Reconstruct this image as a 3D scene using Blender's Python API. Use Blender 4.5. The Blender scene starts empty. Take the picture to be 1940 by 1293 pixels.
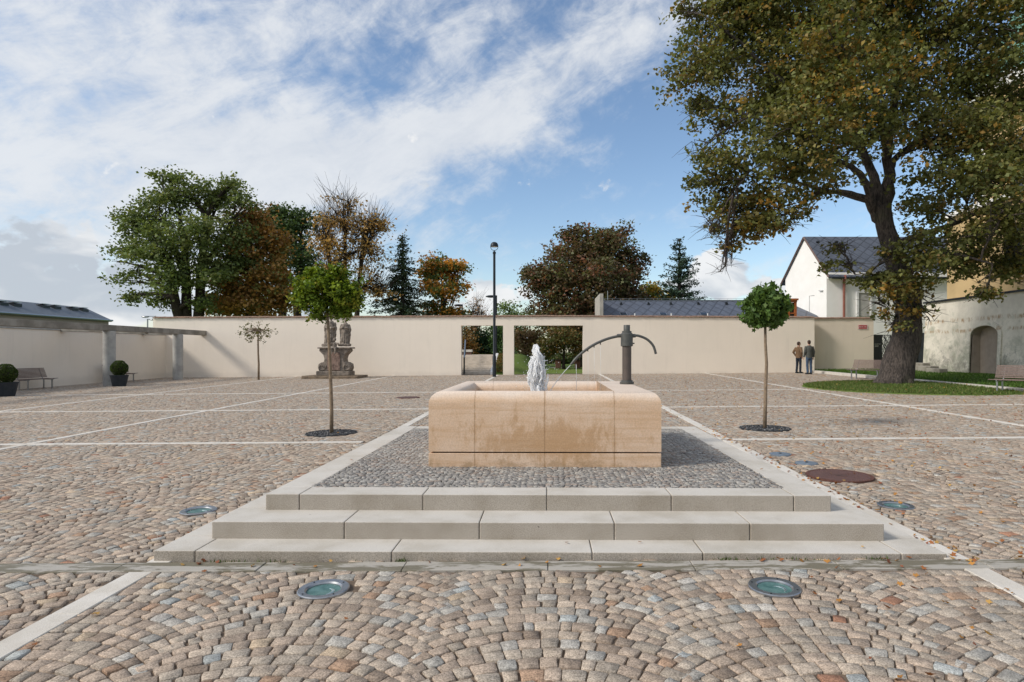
import bpy, bmesh, math, random
import numpy as np
from mathutils import Vector, Matrix
R = math.radians
rng = np.random.default_rng(7)
random.seed(7)
sc = bpy.context.scene
col = sc.collection

# ------------------------------------------------------------------ camera
F, U0, V0, YAW, EYE = 1175.0, 1023.0, 667.0, 0.012, 1.546   # focal length in photo pixels, principal point, yaw, eye height
cam_d = bpy.data.cameras.new('camera'); cam = bpy.data.objects.new('camera', cam_d); col.objects.link(cam)
cam.location = (0, 0, EYE); cam.rotation_euler = (R(90), 0, YAW)
cam_d.sensor_width = 36; cam_d.lens = 36 * F / 1940
cam_d.shift_x = -(U0 - 970) / 1940; cam_d.shift_y = (V0 - 646.5) / 1940
cam_d.clip_start = 0.05; cam_d.clip_end = 3000
sc.camera = cam

# ------------------------------------------------------------------ light
SUN_EL, SUN_AZ = R(38), R(-111)      # azimuth measured from +Y towards +X: the sun stands left, a little behind the camera
sd = Vector((math.sin(SUN_AZ) * math.cos(SUN_EL), math.cos(SUN_AZ) * math.cos(SUN_EL), math.sin(SUN_EL)))
sun_d = bpy.data.lights.new('sun', 'SUN'); sun = bpy.data.objects.new('sun', sun_d); col.objects.link(sun)
sun_d.energy = 1.9; sun_d.angle = R(12.0); sun_d.color = (1.0, 0.93, 0.83)
sun.rotation_euler = sd.to_track_quat('Z', 'Y').to_euler(); sun.location = (-30, -20, 40)
sc.view_settings.view_transform = 'Standard'; sc.view_settings.look = 'None'
sc.view_settings.exposure = 0.68; sc.view_settings.gamma = 1.0

world = bpy.data.worlds.new('World'); sc.world = world; world.use_nodes = True
def build_sky():
    nt = world.node_tree; N = nt.nodes; L = nt.links
    for n in list(N): N.remove(n)
    out = N.new('ShaderNodeOutputWorld'); bg = N.new('ShaderNodeBackground'); L.new(bg.outputs[0], out.inputs[0])
    bg.inputs[1].default_value = 0.1
    sky = N.new('ShaderNodeTexSky'); sky.sky_type = 'NISHITA'; sky.sun_disc = False
    sky.sun_elevation = SUN_EL; sky.sun_rotation = SUN_AZ; sky.air_density = 1.0; sky.dust_density = 0.6; sky.ozone_density = 1.2
    tc = N.new('ShaderNodeTexCoord'); sep = N.new('ShaderNodeSeparateXYZ'); L.new(tc.outputs['Generated'], sep.inputs[0])
    def val(x, inp):
        if isinstance(x, (int, float)): inp.default_value = x
        else: L.new(x, inp)
    def m(op, a, b=0.0, c=0.0, clamp=False):
        n = N.new('ShaderNodeMath'); n.operation = op; n.use_clamp = clamp
        val(a, n.inputs[0]); val(b, n.inputs[1]); val(c, n.inputs[2]); return n.outputs[0]
    az = m('ARCTAN2', sep.outputs[0], sep.outputs[1]); el = m('ARCSINE', sep.outputs[2])
    def noise(sx, sy, rot, scale, detail, rough, dist, off=0.0):
        c, s = math.cos(rot), math.sin(rot)
        p = m('ADD', m('MULTIPLY', az, c * sx), m('MULTIPLY', el, s * sx))
        q = m('ADD', m('MULTIPLY', az, -s * sy), m('MULTIPLY', el, c * sy))
        cb = N.new('ShaderNodeCombineXYZ'); L.new(p, cb.inputs[0]); L.new(q, cb.inputs[1]); cb.inputs[2].default_value = off
        t = N.new('ShaderNodeTexNoise'); L.new(cb.outputs[0], t.inputs['Vector'])
        t.inputs['Scale'].default_value = scale; t.inputs['Detail'].default_value = detail
        t.inputs['Roughness'].default_value = rough; t.inputs['Distortion'].default_value = dist
        return t.outputs[0]
    def sep_dir(u, v):
        x = (u - U0) / F; z = -(v - V0) / F
        a = math.atan(x) - YAW; return a, math.atan(z / math.hypot(1, x))
    def blob(u, v, su, sv, rot, amp):
        a0, e0 = sep_dir(u, v); c, s = math.cos(rot), math.sin(rot)
        da = m('SUBTRACT', az, a0); de = m('SUBTRACT', el, e0)
        p = m('MULTIPLY', m('ADD', m('MULTIPLY', da, c), m('MULTIPLY', de, s)), F / su)
        q = m('MULTIPLY', m('ADD', m('MULTIPLY', da, -s), m('MULTIPLY', de, c)), F / sv)
        r2 = m('ADD', m('MULTIPLY', p, p), m('MULTIPLY', q, q))
        return m('MULTIPLY', m('EXPONENT', m('MULTIPLY', r2, -1.0)), amp)
    def total(lst):
        t = lst[0]
        for x in lst[1:]: t = m('ADD', t, x)
        return t
    def smooth(x, lo, hi):
        n = N.new('ShaderNodeMapRange'); n.interpolation_type = 'SMOOTHSTEP'; L.new(x, n.inputs[0])
        n.inputs[1].default_value = lo; n.inputs[2].default_value = hi; n.inputs[3].default_value = 0; n.inputs[4].default_value = 1
        return n.outputs[0]
    # thin high cloud: a broad sheet in the west, a band rising to the north east
    bias = total([blob(60, 250, 540, 340, 0.0, 0.40), blob(330, 60, 300, 180, 0.0, 0.10), blob(1000, 165, 330, 48, 0.52, 0.34),
                  blob(760, 275, 300, 62, 0.16, 0.34), blob(560, 300, 220, 120, 0, 0.16), blob(1030, 272, 150, 30, -0.1, 0.2), blob(1260, 60, 240, 50, 0.3, 0.2),
                  blob(450, 420, 300, 80, 0.0, 0.12), blob(1230, 410, 120, 16, 0.1, 0.16), blob(850, 50, 330, 70, 0.2, 0.20), blob(1180, 130, 160, 40, .5, .12),
                  blob(640, 140, 150, 60, 0.25, -0.20), blob(1150, 400, 330, 120, 0.1, -0.14), blob(1180, 200, 120, 60, 0.3, -0.16)])
    absaz = m('ABSOLUTE', az)
    bias = m('ADD', bias, m('MULTIPLY', m('MAXIMUM', smooth(absaz, 0.85, 1.5), smooth(el, 0.62, 1.0)), 0.33))  # unseen cloud overhead, to the sides and behind, added for more fill light
    n1 = noise(1.0, 2.1, 0.42, 8.0, 11.0, 0.66, 0.35)
    n2 = noise(1.0, 1.5, -0.5, 26.0, 7.0, 0.6, 0.5, 4.0)
    nn = m('ADD', m('MULTIPLY', n1, 0.74), m('MULTIPLY', n2, 0.26))
    hi = smooth(m('ADD', m('MULTIPLY_ADD', m('SUBTRACT', nn, 0.5), 1.5, 0.5), bias), 0.45, 1.08)
    # low cumulus near the horizon
    bias2 = total([blob(40, 510, 260, 70, 0.0, 0.36), blob(20, 570, 300, 40, 0, 0.3), blob(1340, 520, 62, 48, 0.4, 0.34), blob(1440, 548, 110, 26, 0, 0.34),
                   blob(925, 560, 80, 30, 0.0, 0.36), blob(1420, 500, 70, 12, 0, 0.16), blob(700, 600, 200, 26, 0, .2)])
    n3 = noise(1.0, 1.3, 0.0, 17.0, 8.0, 0.55, 0.2, 9.0)
    lo = smooth(m('ADD', n3, bias2), 0.66, 0.76)
    below = smooth(el, -0.02, 0.0)
    lo = m('MULTIPLY', lo, below)
    n4 = noise(1.0, 2.2, 0.0, 9.0, 5.0, 0.5, 0.3, 21.0)
    shade = smooth(m('ADD', n4, blob(60, 490, 260, 60, 0, 0.16)), 0.40, 0.68)
    def mixc(f, a, b):
        n = N.new('ShaderNodeMix'); n.data_type = 'RGBA'
        L.new(f, n.inputs[0])
        for x, i in ((a, 6), (b, 7)):
            if isinstance(x, tuple): n.inputs[i].default_value = x + (1,)
            else: L.new(x, n.inputs[i])
        return n.outputs[2]
    hs = N.new('ShaderNodeHueSaturation'); hs.inputs['Saturation'].default_value = SKY_SAT; hs.inputs['Value'].default_value = SKY_VAL
    hs.inputs['Hue'].default_value = 0.5
    L.new(sky.outputs[0], hs.inputs['Color'])
    c_hi = mixc(smooth(n1, 0.35, 0.65), CL_A, CL_B)
    c1 = mixc(m('MULTIPLY', hi, 0.9), hs.outputs[0], c_hi)
    c_lo = mixc(shade, (5.6, 5.65, 5.7), (3.3, 3.65, 4.1))
    c2 = mixc(m('MULTIPLY', lo, 0.95), c1, c_lo)
    L.new(c2, bg.inputs[0])
SKY_SAT, SKY_VAL = 1.05, 1.0
CL_A, CL_B = (4.5, 4.72, 5.05), (5.05, 5.2, 5.4)
build_sky()

# ------------------------------------------------------------------ geometry of the place
def at(u, v, Y):
    """point on the sight line of photo pixel (u, v) where the world Y equals Y"""
    xc = (u - U0) / F; zc = -(v - V0) / F; c, s = math.cos(YAW), math.sin(YAW)
    dx, dy = xc * c - s, xc * s + c
    return Vector((dx * Y / dy, Y, EYE + zc * Y / dy))
def gz(x, y): return 0.0085 * x + 0.0075 * (y - 4.4)
def gnd(u, v):
    p = at(u, v, 1.0); d = p - Vector((0, 0, EYE))
    t = (EYE + 0.0075 * 4.4) / (0.0085 * d.x + 0.0075 * d.y - d.z)
    q = Vector((0, 0, EYE)) + d * t; return q

# ------------------------------------------------------------------ object helpers
def tag(o, label=None, cat=None, group=None, kind=None):
    if label: o['label'] = label
    if cat: o['category'] = cat
    if group: o['group'] = group
    if kind: o['kind'] = kind
    return o
def empty(name, loc, rz=0, **k):
    o = bpy.data.objects.new(name, None); col.objects.link(o); o.location = loc; o.rotation_euler = (0, 0, rz)
    o.empty_display_size = 0.2
    return tag(o, **k)
def np_mesh(name, verts, polys, mat, parent=None, smooth=False, colors=None):
    """verts Nx3, polys = list of int arrays (M,k)"""
    verts = np.asarray(verts, dtype=np.float32)
    me = bpy.data.meshes.new(name); me.vertices.add(len(verts)); me.vertices.foreach_set('co', verts.ravel())
    polys = [np.asarray(p, dtype=np.int32) for p in polys if len(p)]
    nl = sum(p.size for p in polys); npol = sum(len(p) for p in polys)
    me.loops.add(nl); me.polygons.add(npol)
    me.loops.foreach_set('vertex_index', np.concatenate([p.ravel() for p in polys]))
    tot = np.concatenate([np.full(len(p), p.shape[1], dtype=np.int32) for p in polys])
    start = np.concatenate([[0], np.cumsum(tot)[:-1]]).astype(np.int32)
    me.polygons.foreach_set('loop_start', start); me.polygons.foreach_set('loop_total', tot)
    if smooth: me.polygons.foreach_set('use_smooth', np.ones(npol, dtype=bool))
    if colors is not None:
        a = me.color_attributes.new('Col', 'FLOAT_COLOR', 'POINT')
        c = np.ones((len(verts), 4), dtype=np.float32); c[:, :3] = colors
        a.data.foreach_set('color', c.ravel())
    me.update(calc_edges=True); me.validate()
    me.materials.append(mat)
    o = bpy.data.objects.new(name, me); col.objects.link(o); o.parent = parent
    return o
class MB:
    def __init__(s): s.v = []; s.f = []
    def add(s, verts, faces):
        b = len(s.v); s.v += [tuple(map(float, p)) for p in verts]; s.f += [tuple(b + i for i in f) for f in faces]; return s
    def box(s, x0, x1, y0, y1, z0, z1, mat=None):
        v = [(x, y, z) for z in (z0, z1) for y in (y0, y1) for x in (x0, x1)]
        if mat is not None: v = [mat @ Vector(p) for p in v]
        return s.add(v, [(0, 2, 3, 1), (4, 5, 7, 6), (0, 1, 5, 4), (2, 6, 7, 3), (0, 4, 6, 2), (1, 3, 7, 5)])
    def quad(s, *p): return s.add(p, [tuple(range(len(p)))])
    def tube(s, path, rad, n=8, caps=True, ell=None, wob=0.0):
        P = [Vector(p) for p in path]; k = len(P)
        if isinstance(rad, (int, float)): rad = [rad] * k
        V = []; up = None
        for i in range(k):
            t = (P[min(i + 1, k - 1)] - P[max(i - 1, 0)])
            t = t.normalized() if t.length > 1e-9 else Vector((0, 0, 1))
            if up is None:
                up = Vector((1, 0, 0)) if abs(t.z) > 0.8 else Vector((0, 0, 1))
            a = (up - t * up.dot(t)).normalized(); up = a; b = t.cross(a)
            for j in range(n):
                w = 2 * math.pi * j / n; r = rad[i] * (1 + (wob * math.sin(3 * w + i * 0.9) if wob else 0))
                ea, eb = ell if ell else (1, 1)
                V.append(P[i] + a * (math.cos(w) * r * ea) + b * (math.sin(w) * r * eb))
        Fc = [(i * n + j, i * n + (j + 1) % n, (i + 1) * n + (j + 1) % n, (i + 1) * n + j) for i in range(k - 1) for j in range(n)]
        if caps: Fc += [tuple(range(n))[::-1], tuple((k - 1) * n + j for j in range(n))]
        return s.add(V, Fc)
    def lathe(s, prof, n=32, c=(0, 0, 0), close=True):
        V = []; k = len(prof)
        for r, z in prof:
            for j in range(n):
                w = 2 * math.pi * j / n; V.append((c[0] + r * math.cos(w), c[1] + r * math.sin(w), c[2] + z))
        Fc = [(i * n + j, i * n + (j + 1) % n, (i + 1) * n + (j + 1) % n, (i + 1) * n + j) for i in range(k - 1) for j in range(n)]
        if close: Fc += [tuple(range(n))[::-1], tuple((k - 1) * n + j for j in range(n))]
        return s.add(V, Fc)
    def ell(s, c, r, n=12, m_=8):
        V = []; 
        for i in range(1, m_):
            ph = math.pi * i / m_
            for j in range(n):
                w = 2 * math.pi * j / n
                V.append((c[0] + r[0] * math.sin(ph) * math.cos(w), c[1] + r[1] * math.sin(ph) * math.sin(w), c[2] - r[2] * math.cos(ph)))
        k = len(V); V += [(c[0], c[1], c[2] - r[2]), (c[0], c[1], c[2] + r[2])]
        Fc = [(i * n + j, i * n + (j + 1) % n, (i + 1) * n + (j + 1) % n, (i + 1) * n + j) for i in range(m_ - 2) for j in range(n)]
        Fc += [(k, (j + 1) % n, j) for j in range(n)] + [(k + 1, (m_ - 2) * n + j, (m_ - 2) * n + (j + 1) % n) for j in range(n)]
        return s.add(V, Fc)
    def prism(s, outline, y0, y1):
        """outline [(x,z)] extruded from y0 to y1"""
        n = len(outline); V = [(x, y0, z) for x, z in outline] + [(x, y1, z) for x, z in outline]
        return s.add(V, [tuple(range(n)), tuple(range(2 * n - 1, n - 1, -1))] + [(i, i + n, (i + 1) % n + n, (i + 1) % n) for i in range(n)])
    def build(s, name, mat, parent=None, smooth=False, bev=0.0, world=False, seg=2, recalc=True):
        me = bpy.data.meshes.new(name)
        V = s.v
        if world and parent is not None:
            l = parent.location; V = [(x - l.x, y - l.y, z - l.z) for x, y, z in V]
        me.from_pydata(V, [], s.f); me.update()
        if recalc:
            bm = bmesh.new(); bm.from_mesh(me); bmesh.ops.recalc_face_normals(bm, faces=bm.faces); bm.to_mesh(me); bm.free()
        me.materials.append(mat)
        if smooth:
            me.polygons.foreach_set('use_smooth', [True] * len(me.polygons))
        o = bpy.data.objects.new(name, me); col.objects.link(o); o.parent = parent
        if bev > 0:
            b = o.modifiers.new('bevel', 'BEVEL'); b.width = bev; b.segments = seg; b.limit_method = 'ANGLE'; b.angle_limit = R(35)
        if smooth == 'auto':
            try: me.set_sharp_from_angle(angle=R(35))
            except Exception: pass
        return o
def remesh(o, vox, smooth_it=3, disp=None):
    r = o.modifiers.new('remesh', 'REMESH'); r.mode = 'VOXEL'; r.voxel_size = vox; r.use_smooth_shade = True
    s = o.modifiers.new('smooth', 'SMOOTH'); s.factor = 0.5; s.iterations = smooth_it
    if disp:
        tx = bpy.data.textures.new('disp', 'CLOUDS'); tx.noise_scale = disp[1]
        d = o.modifiers.new('d', 'DISPLACE'); d.texture = tx; d.strength = disp[0]; d.mid_level = 0.5
    dg = bpy.context.evaluated_depsgraph_get(); dg.update()
    me = bpy.data.meshes.new_from_object(o.evaluated_get(dg)); o.modifiers.clear(); o.data = me
    me.polygons.foreach_set('use_smooth', [True] * len(me.polygons))
    return o

# ------------------------------------------------------------------ materials
class NT:
    def __init__(s, name):
        s.m = bpy.data.materials.new(name); s.m.use_nodes = True; s.t = s.m.node_tree; s.N = s.t.nodes; s.L = s.t.links
        s.p = s.N['Principled BSDF']; s.out = s.N['Material Output']; s.tc = s.N.new('ShaderNodeTexCoord')
    def set(s, k, v): s.p.inputs[k].default_value = v; return s
    def val(s, x, inp):
        if isinstance(x, (int, float)): inp.default_value = x
        elif isinstance(x, tuple): inp.default_value = (x + (1,)) if len(x) == 3 and len(inp.default_value) == 4 else x
        else: s.L.new(x, inp)
    def math(s, op, a, b=0.0, c=0.0, clamp=False):
        n = s.N.new('ShaderNodeMath'); n.operation = op; n.use_clamp = clamp
        s.val(a, n.inputs[0]); s.val(b, n.inputs[1]); s.val(c, n.inputs[2]); return n.outputs[0]
    def noise(s, scale, detail=4, rough=0.55, dist=0.0, sc_=(1, 1, 1), coord='Object'):
        mp = s.N.new('ShaderNodeMapping'); s.L.new(s.tc.outputs[coord], mp.inputs[0]); mp.inputs['Scale'].default_value = sc_
        t = s.N.new('ShaderNodeTexNoise'); s.L.new(mp.outputs[0], t.inputs['Vector']); t.inputs['Scale'].default_value = scale
        t.inputs['Detail'].default_value = detail; t.inputs['Roughness'].default_value = rough; t.inputs['Distortion'].default_value = dist
        return t.outputs[0]
    def voro(s, scale, sc_=(1, 1, 1)):
        mp = s.N.new('ShaderNodeMapping'); s.L.new(s.tc.outputs['Object'], mp.inputs[0]); mp.inputs['Scale'].default_value = sc_
        t = s.N.new('ShaderNodeTexVoronoi'); s.L.new(mp.outputs[0], t.inputs['Vector']); t.inputs['Scale'].default_value = scale
        return t
    def ramp(s, x, lo, hi, a=0.0, b=1.0):
        n = s.N.new('ShaderNodeMapRange'); n.interpolation_type = 'SMOOTHSTEP'; s.L.new(x, n.inputs[0])
        n.inputs[1].default_value = lo; n.inputs[2].default_value = hi; n.inputs[3].default_value = a; n.inputs[4].default_value = b
        return n.outputs[0]
    def mix(s, f, a, b, mode='MIX'):
        n = s.N.new('ShaderNodeMix'); n.data_type = 'RGBA'; n.blend_type = mode
        s.val(f, n.inputs[0]); s.val(a, n.inputs[6]); s.val(b, n.inputs[7]); return n.outputs[2]
    def base(s, c): s.val(c, s.p.inputs['Base Color']); return s
    def bump(s, h, strength=0.3, dist=0.01):
        b = s.N.new('ShaderNodeBump'); b.inputs['Strength'].default_value = strength; b.inputs['Distance'].default_value = dist
        s.L.new(h, b.inputs['Height']); s.L.new(b.outputs[0], s.p.inputs['Normal']); return s
    def xyz(s):
        n = s.N.new('ShaderNodeSeparateXYZ'); s.L.new(s.tc.outputs['Object'], n.inputs[0]); return n.outputs
def plain(name, c1, c2=None, scale=6, rough=0.7, metal=0.0, bump=0.2, bs=40, bd=0.004, spec=0.3):
    t = NT(name); c2 = c2 or tuple(x * 0.8 for x in c1)
    t.base(t.mix(t.ramp(t.noise(scale, 6, 0.6), 0.35, 0.68), c1, c2)); t.set('Roughness', rough); t.set('Metallic', metal)
    t.set('Specular IOR Level', spec)
    if bump: t.bump(t.noise(bs, 5), bump, bd)
    return t.m
def granite(name, c, sp=0.3, scale=260):
    t = NT(name)
    f = t.noise(scale, 3, 0.7); g = t.noise(2.2, 5, 0.6); w = t.noise(0.9, 3, .5)
    a = t.mix(t.ramp(f, 0.36, 0.62), tuple(x * (1 - sp) for x in c), tuple(min(1, x * (1 + sp * 0.8)) for x in c))
    b = t.mix(t.ramp(g, 0.38, 0.75), a, t.mix(1.0, a, (0.80, 0.78, 0.74), 'MULTIPLY'))
    # the odd dark spot
    v = t.voro(3.1).outputs[0]
    b = t.mix(t.ramp(v, 0.012, 0.03), (0.10, 0.09, 0.08), b)
    t.base(b); t.set('Roughness', 0.82); t.set('Specular IOR Level', 0.25); t.bump(f, 0.35, 0.004)
    return t.m
def colattr(name, rough=0.85, speck=0.5, scale=120, bump=0.22, bd=0.003, mott=0.16):
    t = NT(name); a = t.N.new('ShaderNodeAttribute'); a.attribute_name = 'Col'
    f = t.noise(scale, 4, 0.7); g = t.noise(28, 4, 0.6)
    c = t.mix(1.0, a.outputs['Color'], t.mix(t.ramp(f, 0.3, 0.7), (1 - speck,) * 3, (1 + speck,) * 3), 'MULTIPLY')
    c = t.mix(1.0, c, t.mix(t.ramp(g, 0.3, 0.7), (1 - mott,) * 3, (1 + mott,) * 3), 'MULTIPLY')
    t.base(c); t.set('Roughness', rough); t.set('Specular IOR Level', 0.25)
    h = t.math('ADD', t.math('MULTIPLY', g, 0.3), t.math('MULTIPLY', f, 0.5)); t.bump(h, bump, bd); return t.m
def leafmat(name, trans=0.25, rough=0.55):
    t = NT(name); a = t.N.new('ShaderNodeAttribute'); a.attribute_name = 'Col'
    t.base(a.outputs['Color']); t.set('Roughness', rough); t.set('Specular IOR Level', 0.25)
    tr = t.N.new('ShaderNodeBsdfTranslucent'); 
    c = t.mix(1.0, a.outputs['Color'], (1.5, 1.45, 0.7), 'MULTIPLY'); t.L.new(c, tr.inputs[0])
    mx = t.N.new('ShaderNodeMixShader'); mx.inputs[0].default_value = trans
    t.L.new(t.p.outputs[0], mx.inputs[1]); t.L.new(tr.outputs[0], mx.inputs[2]); t.L.new(mx.outputs[0], t.out.inputs[0]); return t.m
M = {}
M['leaf'] = leafmat('leaf'); M['cobble'] = colattr('cobble_stone'); M['needle'] = leafmat('needle', 0.1)
M['fallen'] = leafmat('fallen_leaf', 0.1)
M['granite'] = granite('pale_granite', (0.58, 0.545, 0.49), 0.2)
M['granite_strip'] = granite('granite_strip', (0.66, 0.62, 0.56), 0.15)
M['granite_shade'] = granite('shade_tinted_granite', (0.40, 0.355, 0.30), 0.34, 170)
M['mortar'] = plain('joint_sand', (0.19, 0.14, 0.10), (0.125, 0.092, 0.066), 9, 0.95, bump=0.6, bs=120, bd=0.01)
M['dark_metal'] = plain('dark_metal', (0.035, 0.042, 0.048), (0.03, 0.034, 0.04), 3, 0.45, 0.6, bump=0.05)
M['steel'] = plain('brushed_steel', (0.42, 0.43, 0.44), (0.34, 0.35, 0.36), 30, 0.34, 0.9, bump=0.05)
M['pump'] = plain('pump_iron', (0.115, 0.115, 0.105), (0.085, 0.088, 0.085), 14, 0.5, 0.35, bump=0.25, bs=90, bd=0.002)
M['concrete'] = plain('concrete', (0.44, 0.43, 0.40), (0.33, 0.32, 0.30), 3.0, 0.85, bump=0.25, bs=30)
M['conc_dark'] = plain('weathered_concrete', (0.20, 0.18, 0.15), (0.33, 0.305, 0.26), 1.6, 0.9, bump=0.3, bs=25)
M['bark'] = plain('bark', (0.055, 0.043, 0.034), (0.028, 0.022, 0.018), 9, 0.95, bump=1.0, bs=30, bd=0.03)
M['bark_young'] = plain('young_bark', (0.27, 0.20, 0.135), (0.17, 0.125, 0.085), 16, 0.9, bump=0.5, bs=60, bd=0.006)
M['wood'] = plain('weathered_slats', (0.24, 0.18, 0.155), (0.17, 0.125, 0.11), 25, 0.75, bump=0.2)
M['stat'] = plain('sandstone_statue', (0.30, 0.25, 0.205), (0.14, 0.12, 0.10), 5.5, 0.95, bump=1.0, bs=26, bd=0.03)
M['tile'] = plain('clay_coping', (0.30, 0.19, 0.13), (0.17, 0.115, 0.085), 5, 0.9, bump=0.3)
M['white_plaster'] = plain('white_plaster', (0.88, 0.87, 0.845), (0.84, 0.83, 0.80), 1.5, 0.9, bump=0.1)
M['copper_pipe'] = plain('copper_pipe', (0.30, 0.12, 0.09), None, 8, 0.5, 0.3)
M['rust'] = plain('rusty_iron', (0.16, 0.075, 0.055), (0.09, 0.04, 0.03), 30, 0.75, 0.2, bump=0.5, bs=120, bd=0.006)
M['orange_wood'] = plain('orange_timber', (0.42, 0.13, 0.035), (0.3, 0.09, 0.03), 9, 0.6)
M['glass_dark'] = plain('dark_glass', (0.02, 0.025, 0.03), None, 3, 0.1, 0.0, bump=0, spec=0.6)
M['pot'] = plain('dark_pot', (0.018, 0.024, 0.03), (0.03, 0.035, 0.042), 6, 0.6, bump=0.1)
M['red'] = plain('red_enamel', (0.42, 0.015, 0.02), None, 5, 0.3, bump=0)
M['white'] = plain('white_paint', (0.75, 0.75, 0.74), None, 5, 0.5, bump=0)
M['soil'] = plain('dark_gravel', (0.075, 0.078, 0.08), (0.035, 0.037, 0.04), 45, 0.95, bump=1.0, bs=60, bd=0.02)
M['brick'] = plain('old_brick', (0.20, 0.10, 0.07), (0.12, 0.07, 0.055), 6, 0.9)
def m_wall(name, c, stain=0.12):
    t = NT(name)
    a = t.mix(t.ramp(t.noise(0.5, 6, 0.6), 0.35, 0.7), c, tuple(x * (1 - stain) for x in c))
    b = t.mix(t.math('MULTIPLY', t.ramp(t.noise(1.1, 6, 0.65, 0.3, (3.0, 3.0, 0.35)), 0.5, 0.8), 0.35), a, tuple(x * 0.82 for x in c))
    z = t.xyz()[2]; ht = t.math('ADD', z, t.math('MULTIPLY', t.noise(1.3, 5, 0.7), -0.5))
    foot = t.math('MULTIPLY', t.ramp(ht, -0.05, 0.22, 1.0, 0.0), 0.35); b = t.mix(foot, b, tuple(x * 0.72 for x in c))
    drip = t.math('MULTIPLY', t.ramp(z, 2.5, 3.5), t.ramp(t.noise(2.2, 5, 0.7, 0.0, (3.5, 3.5, 0.12)), 0.56, 0.72)); b = t.mix(t.math('MULTIPLY', drip, 0.22), b, tuple(x * 0.66 for x in c))
    t.base(b); t.set('Roughness', 0.92); t.set('Specular IOR Level', 0.15); t.bump(t.math('ADD', t.noise(55, 4), t.math('MULTIPLY', t.noise(1.6, 3), 2.0)), 0.25, 0.006); return t.m
M['cream'] = m_wall('cream_render', (0.89, 0.80, 0.685), 0.04)
M['cream2'] = m_wall('cream_render_shaded_side', (0.72, 0.63, 0.53), 0.05)  # darker copy of the cream; the shade is in the colour
M['pink'] = m_wall('pinkish_render', (0.38, 0.30, 0.27))
M['yellow'] = m_wall('ochre_render', (0.56, 0.41, 0.215), 0.2)
def m_slate(name, c, sz):
    t = NT(name); x = t.xyz()
    # diamond pattern of slates
    u = t.math('DIVIDE', t.math('ADD', x[0], t.math('MULTIPLY', x[2], 1.25)), sz); v = t.math('DIVIDE', t.math('SUBTRACT', x[0], t.math('MULTIPLY', x[2], 1.25)), sz)
    fu = t.math('ABSOLUTE', t.math('SUBTRACT', t.math('FRACT', u), 0.5)); fv = t.math('ABSOLUTE', t.math('SUBTRACT', t.math('FRACT', v), 0.5))
    e = t.ramp(t.math('MAXIMUM', fu, fv), 0.40, 0.47)
    n = t.mix(t.ramp(t.noise(2.5, 4), 0.3, 0.7), c, tuple(k * 0.75 for k in c))
    t.base(t.mix(t.math('MULTIPLY', e, 0.85), n, tuple(k * 0.35 for k in c))); t.set('Roughness', 0.5); t.bump(t.math('SUBTRACT', 1.0, e), 0.4, 0.01); return t.m
M['slate'] = m_slate('slate_diamonds', (0.10, 0.115, 0.15), 0.75)
M['slate2'] = plain('slate_roof', (0.13, 0.15, 0.175), (0.10, 0.115, 0.135), 4, 0.5)
def m_grass(name, a, b):
    t = NT(name); c = t.mix(t.ramp(t.noise(1.3, 6, 0.7), 0.3, 0.7), a, b); t.base(c); t.set('Roughness', 0.95); t.set('Specular IOR Level', 0.1)
    t.bump(t.noise(60, 4), 1.0, 0.03); return t.m
M['lawn'] = m_grass('lawn', (0.12, 0.19, 0.04), (0.17, 0.21, 0.06))
M['lawn_leafy'] = m_grass('leafy_slope', (0.09, 0.10, 0.02), (0.20, 0.12, 0.04))
M['path'] = plain('sandy_path', (0.62, 0.55, 0.47), (0.50, 0.44, 0.37), 4, 0.95)

# ------------------------------------------------------------------ leaves, trunks
def leaves(name, C, size, pal, parent, mat, up=0.5, aspect=0.75, hexa=False, droop=0.0, colvar=0.18, clump_id=None):
    """C Nx3 leaf centres (local), pal Nx3 colours"""
    n = len(C); nrm = rng.normal(size=(n, 3)); nrm[:, 2] = np.abs(nrm[:, 2]) + up; nrm /= np.linalg.norm(nrm, axis=1)[:, None]
    t = rng.normal(size=(n, 3)); t[:, 2] -= droop; t -= nrm * (t * nrm).sum(1)[:, None]; t /= np.linalg.norm(t, axis=1)[:, None]
    b = np.cross(nrm, t); s = (size * rng.uniform(0.65, 1.3, n))[:, None]
    if hexa:
        pts = [(0.5, 0.0), (0.16, 0.20), (0.22, 0.5), (-0.1, 0.28), (-0.42, 0.3), (-0.3, 0.0), (-0.42, -0.3), (-0.1, -0.28), (0.22, -0.5), (0.16, -0.20)]
    else:
        pts = [(0.55, 0.0), (0.05, 0.42 * aspect / 0.75), (-0.5, 0.0), (0.05, -0.42 * aspect / 0.75)]
    k = len(pts); V = np.empty((n, k, 3))
    for i, (p, q) in enumerate(pts):
        V[:, i] = C + t * s * p + b * s * q + nrm * s * (0.12 if abs(q) > 0.2 else -0.04)
    idx = np.arange(n * k).reshape(n, k)
    cols = np.clip(pal * rng.uniform(1 - colvar, 1 + colvar, (n, 1)), 0.002, 1)
    return np_mesh(name, V.reshape(-1, 3), [idx], mat, parent, colors=np.repeat(cols, k, axis=0))
def pick(pal, n, w=None):
    pal = np.array(pal); return pal[rng.choice(len(pal), n, p=w)]
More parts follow.
